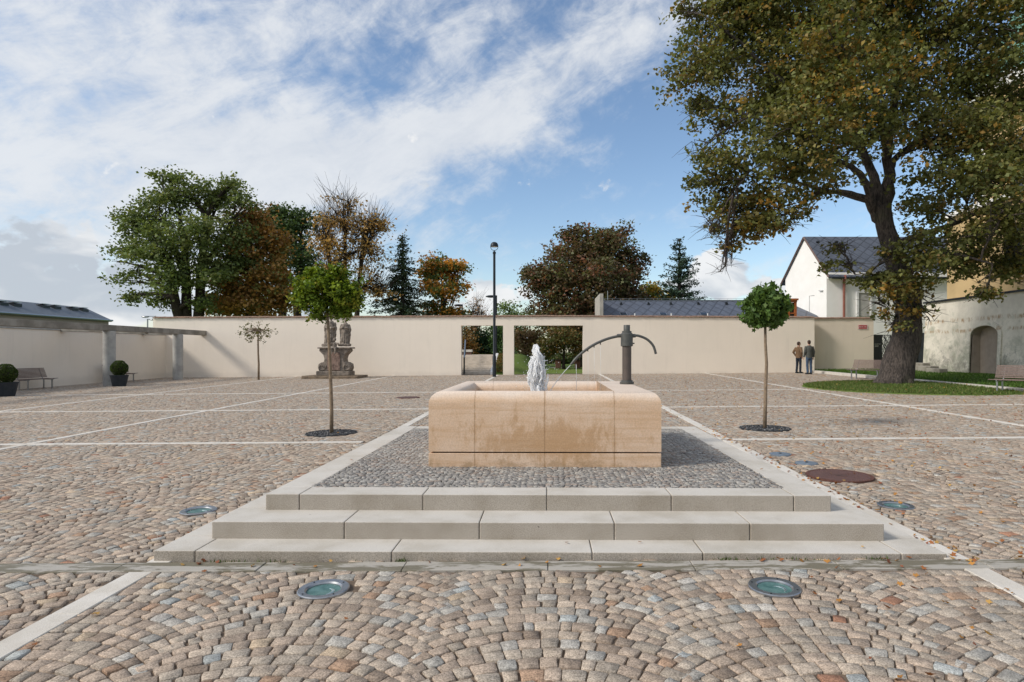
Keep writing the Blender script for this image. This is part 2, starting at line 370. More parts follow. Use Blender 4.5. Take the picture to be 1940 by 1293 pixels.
def clumps(blobs, n, shell=0.35, hier=True):
    """blobs: (cx,cy,cz,rx,ry,rz). returns points and blob index"""
    B = np.array(blobs, dtype=float); w = (B[:, 3] * B[:, 4] * B[:, 5]) ** 0.72; hier = hier and n > 200; N_ = n; n = max(20, int(n / 6)) if hier else n
    i = rng.choice(len(B), n, p=w / w.sum())
    d = rng.normal(size=(n, 3)); d /= np.linalg.norm(d, axis=1)[:, None]; r = rng.uniform(0, 1, n) ** shell
    r *= rng.uniform(0.86, 1.1, n)
    P = B[i, :3] + d * r[:, None] * B[i, 3:6]
    if hier:      # boughs: several leaf clumps hang together, with air between the boughs
        P = B[i, :3] + d * r[:, None] * B[i, 3:6] * 0.88
        q = rng.integers(0, n, N_); i = i[q]; s = np.minimum(B[i, 3:6], 1.6) * np.array([0.26, 0.26, 0.15]); P = P[q] + rng.normal(size=(N_, 3)) * s
    return P, i
def curve_path(a, b, bend, n=6):
    a, b = Vector(a), Vector(b); c = (a + b) / 2 + Vector(bend)
    return [(a * (1 - t) ** 2 + c * 2 * t * (1 - t) + b * t * t) for t in [k / n for k in range(n + 1)]]
def wiggly(path, amp):
    return [Vector(p) + Vector((random.uniform(-amp, amp), random.uniform(-amp, amp), random.uniform(-amp, amp) * 0.5)) * (0 if i in (0,) else 1) for i, p in enumerate(path)]
def tree(name, label, base, blobs, nclump, per, spread, size, pal, w=None, trunk_r=0.35, fork=0.35, sub=6, group='trees beyond the cream wall',
         cat='tree', mat=None, shell=0.35, trunks=None, subr=0.05, twigs=0, bark='bark', pal_fn=None, up=0.4, tall_fork=None, limb_r=0.38, bright=1.75):
    base = Vector(base); root = empty(name, base, label=label, cat=cat, group=group)
    P, bi = clumps(blobs, nclump, shell)
    # leaves
    npc = rng.integers(int(per * 0.5), int(per * 1.5) + 1, nclump); idx = np.repeat(np.arange(nclump), npc)
    C = P[idx] + rng.normal(size=(len(idx), 3)) * spread * np.array([1, 1, 0.55])
    cc = pick(pal, nclump, w) * rng.uniform(0.72, 1.3, (nclump, 1)) * bright
    if pal_fn is not None: cc = pal_fn(P, cc)
    colr = cc[idx]
    leaves('crown', C - np.array(base), size, colr, root, mat or M['leaf'], up=up)
    # wood
    mb = MB(); B = np.array(blobs); cen = B[:, :3].mean(0); top = Vector((float(cen[0]), float(cen[1]), float(B[:, 2].max())))
    z0 = base.z; zt = float(B[:, 2].min() + (B[:, 2].max() - B[:, 2].min()) * fork) if tall_fork is None else tall_fork
    trunks = trunks or [(base, Vector((base.x * 0.6 + top.x * 0.4, base.y, zt)))]
    forks = []
    for a, b in trunks:
        pa = wiggly(curve_path(a, b, (0, 0, 0), 6), 0.12 * trunk_r * 2)
        rr = [trunk_r * (1.25 if k == 0 else 1.0 - 0.5 * k / 6) for k in range(7)]
        mb.tube(pa, rr, 10, wob=0.06); forks.append((pa, rr))
    for k, b in enumerate(blobs):
        c = Vector(b[:3]); pa, rr = min(forks, key=lambda q: (q[0][-1] - c).length)
        j = random.choice([3, 4, 5, 6]) if c.z > pa[4].z else random.choice([2, 3, 4])
        a = pa[j]; L_ = (c - a).length
        lp = wiggly(curve_path(a, c + Vector((0, 0, b[5] * 0.3)), (0, 0, L_ * 0.12), 6), L_ * 0.02); r0 = trunk_r * limb_r
        mb.tube(lp, [r0 * (1 - 0.9 * q / 6) for q in range(7)], 7)
        ids = np.where(bi == k)[0]
        if len(ids):
            for q in rng.choice(ids, min(sub, len(ids)), replace=False):
                s = lp[random.choice([2, 3, 4, 5, 6])]; e = Vector(P[q])
                mb.tube(wiggly(curve_path(s, e, (0, 0, (e - s).length * 0.08), 4), (e - s).length * 0.03), [subr * (1 - 0.2 * z) for z in range(5)], 4, caps=False)
                for _ in range(twigs):
                    e2 = e + Vector((random.uniform(-1, 1), random.uniform(-1, 1), random.uniform(0.4, 1.6))) * spread * 3.2
                    s2 = s.lerp(e, random.uniform(0.4, 0.9)); mb.tube(curve_path(s2, e2, (0, 0, 0.1), 3), [subr * 0.4, subr * 0.3, subr * 0.22, subr * 0.12], 3, caps=False)
    mb.build('trunk', M[bark], root, smooth=True, world=True, recalc=False)
    return root
def pb(u, v, ru, rv, Y, dy=0.0, deep=1.0):
    c = at(u, v, Y + dy); k = (Y + dy) / F; return (c.x, c.y, c.z, ru * k, ru * k * deep, rv * k)

# ------------------------------------------------------------------ THE GROUND
XL, XR, YN, YF = -22.2, 15.0, -4.0, 35.8          # cobbled court
def terrain():
    xs = [-420, -160, -60, -30, -10, 0, 10, 30, 60, 160, 420]; ys = [-60, -20, 0, 10, 20, 30, 40, 60, 90, 160, 500]
    V = [(x, y, gz(max(-30, min(30, x)), max(-10, min(40, y))) - 0.07) for y in ys for x in xs]; n = len(xs)
    Fc = [(j * n + i, j * n + i + 1, (j + 1) * n + i + 1, (j + 1) * n + i) for j in range(len(ys) - 1) for i in range(n - 1)]
    tag(MB().add(V, Fc).build('ground', M['lawn']), kind='structure')
    V = [(XL, YN, gz(XL, YN) - 0.012), (22, YN, gz(22, YN) - 0.012), (22, 37.2, gz(22, 37.2) - 0.012), (XL, 37.2, gz(XL, 37.2) - 0.012)]
    tag(MB().add(V, [(0, 1, 2, 3)]).build('joint_sand_bed', M['mortar']), kind='structure')
terrain()
PX0, PX1, PY0, PY1 = -2.41, 2.40, 5.27, 10.12      # top slab of the platform
LIGHTS = [gnd(613, 1118), gnd(1467, 1114), gnd(376, 968.5), gnd(1697, 959)]
MAN1, MAN2 = gnd(1590, 901.5), gnd(773, 753.5)
VALVES = [gnd(1478, 861), gnd(1528, 878)]
YT_L, YT_R, YT_F = gnd(628, 821), gnd(1449, 812), gnd(490, 720)
GC, GR = Vector((13.3, 22.7, 0)), 3.75             # grass round the old tree
XS = [gnd(270, 1072).x + 0.08, gnd(1845, 1076).x]
L2x = gnd(74, 838).x; L3x = gnd(84, 770).x; R2x = gnd(1940, 807).x
TY = [gnd(100, 1077).y, gnd(400, 840).y, gnd(500, 777.5).y, gnd(300, 747.5).y, gnd(100, 728).y]
SW = 0.085
STRIPS = []      # x0,x1,y0,y1
STRIPS.append((XL, XR, TY[0] - 0.09, TY[0] + 0.09))
for ty in TY[1:4]: STRIPS.append((XL, XR, ty - 0.07, ty + 0.07))
STRIPS.append((XS[0] - SW, XS[0] + SW, YN, YF)); STRIPS.append((XS[1] - SW, XS[1] + SW, YN, YF))
for x in (L2x, L3x, R2x): STRIPS.append((x - 0.07, x + 0.07, YN, YF))
def cobble_field(name, x0, x1, y0, y1, W, pitch, L, zf, pal, w, keep, mat, parent=None, near=8.5, gap=0.0085, th=math.pi / 3.9, jit=0.0034, hj=0.003, depth=0.02):
    Rr = W / 2 / math.sin(th); nb0, nb1 = int(math.floor(x0 / W)) - 1, int(math.ceil(x1 / W)) + 1
    rows = np.arange(y0 - 0.6, y1 + 0.1, pitch); ns = int(round(2 * th * Rr / L)); out = []
    for b in range(nb0, nb1 + 1):
        K = len(rows); e = np.linspace(-th, th, ns + 1)[None, :].repeat(K, 0)
        e[:, 1:-1] += rng.uniform(-0.24, 0.24, (K, ns - 1)) * (2 * th / ns)
        e[:, 1:-1] += ((np.arange(K) % 2) * 0.2 * (2 * th / ns))[:, None]
        yr = rows + rng.normal(0, 0.003, K) + (b % 2) * 0.03
        a, c = e[:, :-1], e[:, 1:]
        def pt(t, up):
            # arcs sag and swell a little, as laid by hand
            x = Rr * np.sin(t); y = yr[:, None] + Rr * np.cos(t) - Rr
            d = pitch * np.cos(t)
            if up: x = x + d * np.sin(t) ; y = y + d * np.cos(t)
            return np.stack([x + b * W, y], -1)
        q = np.stack([pt(a, 0), pt(c, 0), pt(c, 1), pt(a, 1)], 2)      # K,ns,4,2
        out.append(q.reshape(-1, 4, 2))
    Q = np.concatenate(out); C = Q.mean(1)
    k = (C[:, 0] > x0) & (C[:, 0] < x1) & (C[:, 1] > y0) & (C[:, 1] < y1) & keep(C[:, 0], C[:, 1])
    Q, C = Q[k], C[k]; n = len(Q)
    wav = 0.012 * np.sin(C[:, 0] * 1.9 + np.sin(C[:, 1] * 1.3) * 2) + 0.012 * np.sin(C[:, 1] * 2.3 + C[:, 0] * 0.7)
    Q = Q + wav[:, None, None] * 0.8
    sz = np.linalg.norm(Q - C[:, None], axis=2).mean(1)
    f = 1 - (gap / sz) * rng.uniform(0.5, 1.5, n) * 0.72
    Q = C[:, None] + (Q - C[:, None]) * f[:, None, None] + rng.normal(0, jit, Q.shape)
    pc = pick(pal, n, w) * rng.uniform(0.92, 1.28, (n, 1))
    h = rng.normal(0, hj, n); tx, ty = rng.normal(0, 0.022, n), rng.normal(0, 0.022, n)
    def zz(P2, dz): 
        return zf(P2[..., 0], P2[..., 1]) + dz + h[:, None][sel] + (P2[..., 0] - C[sel][:, None, 0]) * tx[sel][:, None] + (P2[..., 1] - C[sel][:, None, 1]) * ty[sel][:, None]
    VV, PP, CC = [], [], []; base = 0
    for nearflag in (True, False):
        sel = (C[:, 1] < near) if nearflag else (C[:, 1] >= near)
        q = Q[sel]; m_ = len(q)
        if m_ == 0: continue
        c2 = q.mean(1)[:, None]
        if nearflag:
            pts = []
            for i in range(4):
                p, pv, nx = q[:, i], q[:, i - 1], q[:, (i + 1) % 4]
                r1, r2, r3 = (rng.uniform(0.03, 0.15, (m_, 1)) for _ in range(3))
                pts += [p + (pv - p) * r1 * 0.8, p + (nx - p) * r2 * 0.8, (p + nx) / 2 + rng.normal(0, 0.0025, (m_, 2))]
            g = np.stack(pts, 1)
        else:
            g = q
        kk = g.shape[1]
        r0 = np.concatenate([g, zz(g, -depth - 0.015)[..., None]], 2)
        r1 = np.concatenate([g, zz(g, -0.0035)[..., None]], 2)
        gi = c2 + (g - c2) * (0.94 if nearflag else 0.93)
        r2 = np.concatenate([gi, (zz(gi, 0.0) + (rng.normal(0, 0.0016, gi.shape[:2]) if nearflag else 0))[..., None]], 2)
        rings = np.stack([r0, r1, r2], 1) if nearflag else np.stack([r0, r1, r2], 1)
        nr = rings.shape[1]; V = rings.reshape(m_, nr * kk, 3); VV.append(V.reshape(-1, 3))
        ids = (base + np.arange(m_ * nr * kk)).reshape(m_, nr, kk); base += m_ * nr * kk
        for a in range(nr - 1):
            nxt = np.roll(ids, -1, axis=2)
            PP.append(np.stack([ids[:, a], nxt[:, a], nxt[:, a + 1], ids[:, a + 1]], -1).reshape(-1, 4))
        PP.append(ids[:, nr - 1])
        cs = pc[sel]; cr = np.repeat(cs[:, None], nr * kk, axis=1); CC.append(cr.reshape(-1, 3))
    o = np_mesh(name, np.concatenate(VV), PP, mat, parent, colors=np.concatenate(CC))
    return o
def keep_court(x, y):
    k = (np.abs(x - 0.0) < 0.95 * np.maximum(y, 2) + 2.6) & (y > 1.6)
    k &= ~((x > -2.98) & (x < 2.97) & (y > 4.6) & (y < 10.7))
    for a, b, c, d in STRIPS: k &= ~((x > a) & (x < b) & (y > c) & (y < d))
    for p in LIGHTS: k &= ((x - p.x) ** 2 + (y - p.y) ** 2) > 0.165 ** 2
    k &= ((x - MAN1.x) ** 2 + (y - MAN1.y) ** 2) > 0.42 ** 2
    k &= ((x - MAN2.x) ** 2 + (y - MAN2.y) ** 2) > 0.42 ** 2
    for p in VALVES: k &= ((x - p.x) ** 2 + (y - p.y) ** 2) > 0.16 ** 2
    for p in (YT_L, YT_R): k &= ((x - p.x) ** 2 + (y - p.y) ** 2) > 0.44 ** 2
    k &= ((x - GC.x) ** 2 + (y - GC.y) ** 2) > (GR - 0.02) ** 2
    return k
pal_c = [(0.335, 0.265, 0.205), (0.325, 0.275, 0.22), (0.365, 0.30, 0.235), (0.285, 0.225, 0.175), (0.32, 0.30, 0.265), (0.37, 0.345, 0.305),
         (0.30, 0.20, 0.135), (0.29, 0.155, 0.10), (0.245, 0.19, 0.145), (0.41, 0.32, 0.225), (0.31, 0.32, 0.305)]
w_c = np.array([0.29, 0.26, 0.18, 0.08, 0.085, 0.03, 0.03, 0.006, 0.035, 0.012, 0.012]); w_c /= w_c.sum()
tag(cobble_field('cobblestone_paving', XL, XR, 1.6, YF, 1.34, 0.103, 0.098, gz, pal_c, w_c, keep_court, M['cobble'], hj=0.0018), kind='structure')
def strips():
    i = 0
    for (a, b, c, d) in STRIPS:
        mb = MB(); longx = (b - a) > (d - c); step = 1.04; p = a if longx else c; end = b if longx else d
        p += random.uniform(-1, 0); zoff = 0.006 + (0.001 if longx else 0.0)
        while p < end:
            q = min(p + step, end); p0 = max(p, a if longx else c)
            x0, x1, y0, y1 = (p0 + 0.003, q - 0.003, c, d) if longx else (a, b, p0 + 0.003, q - 0.003)
            # do not run through the platform or the lawn, and cross the other strips only once
            cx, cy = (x0 + x1) / 2, (y0 + y1) / 2
            skip = (x0 < 2.95 and x1 > -2.95 and y1 > 4.62 and y0 < 10.5 and longx and c > 4.7)
            if (cx - GC.x) ** 2 + (cy - GC.y) ** 2 < (GR) ** 2: skip = True
            if not longx:
                for (a2, b2, c2, d2) in STRIPS[:4]:
                    if y0 < d2 and y1 > c2:
                        if y0 < c2 - 0.02: mb.box(x0, x1, 0, 1, 0, 1) if False else None
            if not skip:
                segs = [(y0, y1)]
                if not longx:
                    for (a2, b2, c2, d2) in STRIPS[:4]:
                        ns = []
                        for (s0, s1) in segs:
                            if s0 < d2 and s1 > c2:
                                if s0 < c2: ns.append((s0, c2 - 0.003))
                                if s1 > d2: ns.append((d2 + 0.003, s1))
                            else: ns.append((s0, s1))
                        segs = ns
                for (s0, s1) in segs:
                    if s1 - s0 < 0.02: continue
                    dz = random.uniform(-0.002, 0.002) + zoff
                    V = [(x, y, gz(x, y) + z) for z in (-0.06, dz) for y in (s0, s1) for x in (x0, x1)]
                    mb.add(V, [(0, 2, 3, 1), (4, 5, 7, 6), (0, 1, 5, 4), (2, 6, 7, 3), (0, 4, 6, 2), (1, 3, 7, 5)])
            p = q
        tag(mb.build('paving_strip', M['granite_strip'], bev=0.004, seg=1), kind='structure')
strips()
# drain gutter at the foot of the steps is wet stone: a thin darker strip
def m_damp():
    t = NT('damp_gutter_stone'); f = t.noise(2.1, 6, 0.7, 0.4, (1, 5, 1))
    g = t.noise(220, 3, 0.7)
    c = t.mix(t.ramp(f, 0.46, 0.54), (0.17, 0.15, 0.105), (0.40, 0.37, 0.32)); c = t.mix(1.0, c, t.mix(g, (0.8,) * 3, (1.15,) * 3), 'MULTIPLY')
    t.base(c); t.set('Roughness', 0.7); t.bump(g, 0.3, 0.004); return t.m
M['damp'] = m_damp()
bpy.data.objects['paving_strip'].data.materials[0] = M['damp']

# ------------------------------------------------------------------ PLATFORM
ZT = EYE - 1.215; ZM = EYE - 1.35; ZB = EYE - 1.485
plat = empty('stepped_platform', (0, 7.6, 0), label='low square platform of pale granite steps with grey cobbled top, under the stone fountain', cat='platform')
def ring_blocks(x0, x1, y0, y1, w, z0, z1, joints_x, name, wf=None):
    mb = MB(); g = 0.0025; wf = wf or w
    js = [x0] + list(joints_x) + [x1]
    for a, b in zip(js[:-1], js[1:]):
        mb.box(a + g, b - g, y0, y0 + wf, z0, z1); mb.box(a + g, b - g, y1 - w, y1, z0, z1)
    n = 5; ys = np.linspace(y0 + wf, y1 - w, n + 1)
    for a, b in zip(ys[:-1], ys[1:]):
        for (xa, xb) in ((x0, x0 + w), (x1 - w, x1)): mb.box(xa, xb, a + g, b - g, z0, z1)
    mb.box(x0 + 0.02, x1 - 0.02, y0 + 0.02, y1 - 0.02, z0 - 0.02, z1 - 0.03)
    o = mb.build(name, M['granite'], plat, world=True, bev=0.008)
    o.data.materials.append(M['granite_shade'])      # upright faces darker and coarser; shade of the step fronts put into the colour
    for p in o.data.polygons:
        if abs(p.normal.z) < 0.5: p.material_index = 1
    return o
jx = lambda us, Y: [at(u, 900, Y).x for u in us]
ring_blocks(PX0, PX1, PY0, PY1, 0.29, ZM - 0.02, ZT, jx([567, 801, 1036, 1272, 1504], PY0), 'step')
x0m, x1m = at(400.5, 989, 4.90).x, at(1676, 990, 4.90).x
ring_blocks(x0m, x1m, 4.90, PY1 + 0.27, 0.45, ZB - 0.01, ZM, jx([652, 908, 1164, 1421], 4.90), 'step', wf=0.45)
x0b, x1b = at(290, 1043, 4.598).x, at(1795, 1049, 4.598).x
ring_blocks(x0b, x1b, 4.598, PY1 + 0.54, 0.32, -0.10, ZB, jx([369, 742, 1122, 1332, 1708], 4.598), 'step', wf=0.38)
ix0, ix1, iy0, iy1 = PX0 + 0.29, PX1 - 0.29, PY0 + 0.29 - 0.20, PY1 - 0.30
ix0, ix1, iy0, iy1 = PX0 + 0.288, PX1 - 0.288, PY0 + 0.288, PY1 - 0.288
MB().box(ix0, ix1, iy0, iy1, ZT - 0.032, ZT - 0.018).build('joint_bed', plain('grey_joint', (0.10, 0.095, 0.085), None, 20, 0.95, bump=0.5), plat, world=True)
pal_p = [(0.255, 0.24, 0.22), (0.30, 0.285, 0.26), (0.215, 0.20, 0.185), (0.28, 0.235, 0.20), (0.335, 0.315, 0.28)]
FX0, FX1, FY0, FY1 = at(812, 885, 6.55).x, at(1253, 885, 6.55).x, 6.55, 9.01
def keep_p(x, y): return ~((x > FX0 + 0.03) & (x < FX1 - 0.03) & (y > FY0 + 0.03) & (y < FY1 - 0.03))
pv = cobble_field('paving', ix0, ix1, iy0, iy1, 0.86, 0.053, 0.058, lambda x, y: x * 0 + ZT - 0.001, pal_p, np.array([.3, .25, .2, .15, .1]), keep_p, M['cobble'], near=7.2, gap=0.0065, jit=0.003, hj=0.0014, depth=0.016)
pv.parent = plat; pv.matrix_parent_inverse = Matrix.Translation(-plat.location)

# ------------------------------------------------------------------ FOUNTAIN
def m_sandstone():
    t = NT('honey_sandstone'); x = t.xyz()
    seams = [at(u, 800, 6.55).x for u in (899.5, 1032, 1164)]
    big = t.noise(1.5, 7, 0.65, 0.3, (1, 1, 1.3)); fine = t.noise(60, 5, 0.7); band = t.noise(5, 5, 0.6, 0.2, (0.35, 0.35, 6))
    c = t.mix(t.ramp(big, 0.35, 0.7), (0.66, 0.455, 0.30), (0.73, 0.55, 0.41))
    c = t.mix(t.math('MULTIPLY', t.ramp(band, 0.45, 0.7), 0.5), c, (0.56, 0.355, 0.20))
    # damp orange staining in the middle of the front and along the foot
    px = t.math('DIVIDE', t.math('SUBTRACT', x[0], 0.0), 0.80); pz = t.math('DIVIDE', t.math('SUBTRACT', x[2], 0.62), 0.24)
    r2 = t.math('ADD', t.math('MULTIPLY', px, px), t.math('MULTIPLY', pz, pz)); g = t.math('EXPONENT', t.math('MULTIPLY', r2, -1.0))
    st = t.ramp(t.math('ADD', t.noise(5.5, 10, 0.8, 0.3, (1.3, 1, 0.55)), t.math('MULTIPLY', g, 0.26)), 0.56, 0.72)
    c = t.mix(t.math('MULTIPLY', st, 0.56), c, (0.44, 0.25, 0.11))
    ft = t.ramp(t.math('ADD', t.noise(6, 9, 0.78, 0.3), t.math('MULTIPLY', t.math('SUBTRACT', 0.42, x[2]), 1.5)), 0.50, 0.68)
    c = t.mix(t.math('MULTIPLY', ft, 0.55), c, (0.30, 0.19, 0.09))
    sp = t.ramp(t.noise(95, 2, 0.5), 0.66, 0.74)
    c = t.mix(t.math('MULTIPLY', sp, 0.45), c, (0.30, 0.17, 0.08))
    # paler bleached bloom towards the top
    bl = t.ramp(t.math('ADD', x[2], t.math('MULTIPLY', t.noise(3.5, 5, 0.6), 0.10)), 1.06, 1.17)
    c = t.mix(t.math('MULTIPLY', bl, 0.62), c, (0.70, 0.63, 0.56))
    seam = None
    for s in seams:
        d = t.math('ABSOLUTE', t.math('SUBTRACT', x[0], t.math('ADD', s, t.math('MULTIPLY', t.math('SUBTRACT', t.noise(9, 2), 0.5), 0.006))))
        e = t.ramp(d, 0.0012, 0.0035, 1.0, 0.0); halo = t.math('MULTIPLY', t.ramp(d, 0.0, 0.02, 1.0, 0.0), t.ramp(t.noise(9, 5, .7), 0.40, 0.6))
        c = t.mix(t.math('MULTIPLY', halo, 0.5), c, (0.42, 0.235, 0.10)); seam = e if seam is None else t.math('MAXIMUM', seam, e)
    c = t.mix(t.math('MULTIPLY', seam, 0.6), c, (0.20, 0.115, 0.055))
    c = t.mix(1.0, c, t.mix(t.ramp(fine, 0.3, 0.7), (0.88,) * 3, (1.1,) * 3), 'MULTIPLY')
    t.base(c); t.set('Roughness', 0.8); t.set('Specular IOR Level', 0.25)
    t.bump(t.math('SUBTRACT', t.math('ADD', fine, t.math('MULTIPLY', t.noise(9, 4), 0.8)), t.math('MULTIPLY', seam, 2.0)), 0.35, 0.006); return t.m
M['sand'] = m_sandstone()
fount = empty('stone_fountain', (0, 0, 0), label='honey coloured sandstone fountain basin with rounded rim on the stepped platform', cat='fountain')
ZF = EYE - 0.42; ZP = EYE - 1.073; r_ = 0.13
def basin():
    mb = MB(); rings = []
    def ring(il, ir, fi, bi_, z): rings.append([(FX0 + il, FY0 + fi, z), (FX1 - ir, FY0 + fi, z), (FX1 - ir, FY1 - bi_, z), (FX0 + il, FY1 - bi_, z)])
    ring(0.30, 0.30, .3, .3, ZP + 0.017); ring(0, 0, 0, 0, ZP + 0.017)
    ring(0, 0, 0, 0, ZF - r_)
    for k in range(1, 11):
        a = math.pi / 2 * k / 10; i = r_ * (1 - math.cos(a)); ring(i, i, i, i, ZF - r_ + r_ * math.sin(a))
    ir = FX1 - at(1164, 800, 6.55).x
    for k in range(0, 11):
        a = math.pi / 2 * k / 10; i = r_ + r_ * math.sin(a); z = ZF - r_ + r_ * math.cos(a); ring(i + .02 * (k > 0), ir, i, i, z if k else ZF)
    # the deck keeps its sharp inner edge: lower ring points on the right only drop straight down
    for q in range(len(rings) - 11 + 1, len(rings)):
        pass
    ring(2 * r_ + .02, ir, 2 * r_, 2 * r_, ZF - 0.50); 
    V = [p for r in rings for p in r]; Fc = []
    for a in range(len(rings) - 1):
        for j in range(4): Fc.append((a * 4 + j, a * 4 + (j + 1) % 4, (a + 1) * 4 + (j + 1) % 4, (a + 1) * 4 + j))
    k = (len(rings) - 1) * 4; Fc.append((k, k + 1, k + 2, k + 3))
    mb.add(V, Fc); o = mb.build('basin', M['sand'], fount, smooth='auto')
    return o
basin()
MB().box(FX0 + 0.04, FX1 - 0.04, FY0 + 0.04, FY1 - 0.04, ZP - 0.02, ZP + 0.018).build('recessed_joint', M['mortar'], fount)
MB().box(FX0, FX1, FY0, FY1, ZT - 0.02, ZP).build('plinth', M['sand'], fount, bev=0.006)
def m_water():
    t = NT('clear_water'); t.base((0.55, 0.42, 0.28)); t.set('Roughness', 0.05); t.set('IOR', 1.33); t.set('Transmission Weight', 0.7)
    t.bump(t.noise(14, 4, 0.6, 0.6), 0.8, 0.03); return t.m
M['water'] = m_water()
tag(MB().box(FX0 + 0.275, at(1164, 800, 6.55).x - 0.003, FY0 + 2 * r_ + .003, FY1 - 2 * r_ - .003, ZF - 0.2, ZF - 0.17).build('water', M['water']), kind='structure')
def m_foam():
    t = NT('white_foaming_water'); t.base((0.93, 0.95, 0.97)); t.set('Roughness', 0.2); t.set('Transmission Weight', 0.1); t.set('IOR', 1.33)
    t.bump(t.noise(55, 5, 0.7, 0.8), 0.9, 0.02); return t.m
M['foam'] = m_foam()
def m_streaks():
    t = NT('broken_water_streaks'); t.base((0.985, 0.99, 1.0)); t.set('Roughness', 0.25); t.set('IOR', 1.33)
    n = t.noise(70, 4, 0.7, 0.5, (1, 1, 0.35)); t.L.new(t.ramp(n, 0.34, 0.6, 0.12, 1.0), t.p.inputs['Alpha']); t.bump(t.noise(120, 3), 0.2, 0.003)
    tr = t.N.new('ShaderNodeBsdfTranslucent'); tr.inputs[0].default_value = (0.97, 0.98, 1, 1); mx = t.N.new('ShaderNodeMixShader'); mx.inputs[0].default_value = 0.15
    t.L.new(t.p.outputs[0], mx.inputs[1]); t.L.new(tr.outputs[0], mx.inputs[2]); t.L.new(mx.outputs[0], t.out.inputs[0]); return t.m
M['foam_streaks'] = m_streaks()
def plume():
    Yp = 7.78; c = at(1018, 742, Yp); root = empty('water_plume', (c.x, Yp, ZF - 0.17), label='white foaming water plume rising from the middle of the basin', cat='water jet')
    mb = MB(); k = Yp / F
    prof = [(1014, 650, 3), (1016, 658, 8), (1014, 666, 10), (1019, 672, 13), (1020, 680, 13), (1018, 690, 14), (1018, 700, 15), (1017, 710, 15.5), (1016, 720, 15), (1017, 730, 14), (1018, 742, 14), (1018, 760, 14)]
    us, vs, ws = [p[0] for p in prof], [p[1] for p in prof], [p[2] * 1.15 for p in prof]
    for q in range(520):
        g1, g2 = random.gauss(0, .5), random.gauss(0, .5); vt = 652 + min(80, abs(random.gauss(0, 26)) + 22 * (abs(g1) > .6)); vb_ = min(765, vt + random.uniform(12, 60)); pts = []
        for t in range(6):
            v = vt + (vb_ - vt) * t / 5; w = float(np.interp(v, vs, ws)); u = float(np.interp(v, vs, us)) + g1 * w * .72 + random.gauss(0, 1.6)
            p = at(u, v, Yp); p.y += g2 * w * k * .8; pts.append(p)
        r = k * random.uniform(0.5, 1.5); mb.tube(pts, [r * .35, r, r * 1.25, r * 1.2, r, r * .5], 6)
    for q in range(40):
        v = random.uniform(730, 765); p = at(1018 + random.gauss(0, 7), v, Yp); p.y += random.gauss(0, .05); r = k * random.uniform(2.5, 5); mb.ell(p, (r, r, r * 1.6), 8, 6)
    for (u, v) in [(1038, 683), (1036, 692), (1033, 676), (1001, 703), (1004, 712), (997, 716), (1039, 700), (1032, 708), (1003, 676), (999, 722)]:
        p = at(u, v, Yp); mb.tube([at(1018, v + 8, Yp), at((1018 + u) / 2, v + 2, Yp), p], [0.016, 0.012, 0.004], 6)
    o = mb.build('column', M['foam_streaks'], root, world=True, smooth=True, recalc=False); o['kind'] = 'stuff'
    mb = MB()
    for _ in range(420):
        a = random.gauss(0, 1); v = 742 - abs(random.gauss(0, 36)); u = 1018 + a * (15 + (742 - v) * 0.05)
        p = at(u, v, Yp); p.y += random.gauss(0, 0.09); r = random.uniform(0.0014, 0.0042); mb.ell(p, (r * random.uniform(.8, 1.8), r, r), 6, 4)
    mb.build('droplets', M['foam'], root, world=True, smooth=True)['kind'] = 'stuff'
plume()
# ---- the pump with its two curved pipes
Yq = 8.09; pq = at(1187.5, 728, Yq)
pump = empty('water_pump', (pq.x, Yq, ZF), label='dark iron standpipe with long perforated spout and short hooked pipe on the basin deck', cat='pump')
zz_ = lambda v: EYE - (v - V0) * Yq / F - ZF
MB().lathe([(0.088, 0.0), (0.092, 0.006), (0.092, 0.030), (0.075, 0.036), (0.074, 0.05)], 36).build('base_flange', M['pump'], pump, smooth='auto')
MB().lathe([(0.059, 0.036), (0.059, zz_(657))], 36).build('post', plain('brown_iron', (0.125, 0.10, 0.088), (0.10, 0.085, 0.075), 9, 0.5, 0.3), pump, smooth='auto')
MB().lathe([(0.062, zz_(657)), (0.078, zz_(656)), (0.078, zz_(633)), (0.072, zz_(632)), (0.062, zz_(631)), (0.062, zz_(628)), (0.050, zz_(627.4))], 36).build('collar', M['pump'], pump, smooth='auto')
MB().lathe([(0.042, zz_(628)), (0.042, zz_(617)), (0.039, zz_(616.2))], 36).build('cap', M['pump'], pump, smooth='auto')
def pp(u, v): p = at(u, v, Yq); return Vector((p.x - pq.x, 0, p.z - ZF))
def smoothpath(pts, n=6):
    P = [Vector(p) for p in pts]; out = []
    for i in range(len(P) - 1):
        a, b, c, d = P[max(i - 1, 0)], P[i], P[i + 1], P[min(i + 2, len(P) - 1)]
        for k in range(n):
            t = k / n; out.append(0.5 * ((2 * b) + (c - a) * t + (2 * a - 5 * b + 4 * c - d) * t * t + (3 * b - a - 3 * c + d) * t ** 3))
    return out + [P[-1]]
arm = smoothpath([pp(*q) for q in ((1181, 636), (1175, 636.6), (1152, 642), (1129, 651.5), (1110.5, 663), (1095, 676), (1081.5, 691.5))])
sp_o = MB().tube(arm, [0.0175] * (len(arm) - 6) + [0.019] * 3 + [0.016] * 3, 12).build('spout', M['pump'], pump, smooth='auto')
for u, v in ((1137.5, 649.5), (1125.5, 655), (1113.7, 662.5), (1100, 673)):
    p = pp(u, v); MB().tube([p, p + Vector((0, 0, -0.028))], [0.008, 0.007], 8).build('nozzle', M['pump'], sp_o, smooth='auto')
arm2 = smoothpath([pp(*q) for q in ((1193, 636), (1201, 636), (1211, 637), (1226, 643.5), (1237.5, 655.5), (1242.6, 671))])
MB().tube(arm2, 0.0165, 12).build('hooked_pipe', M['pump'], pump, smooth='auto')
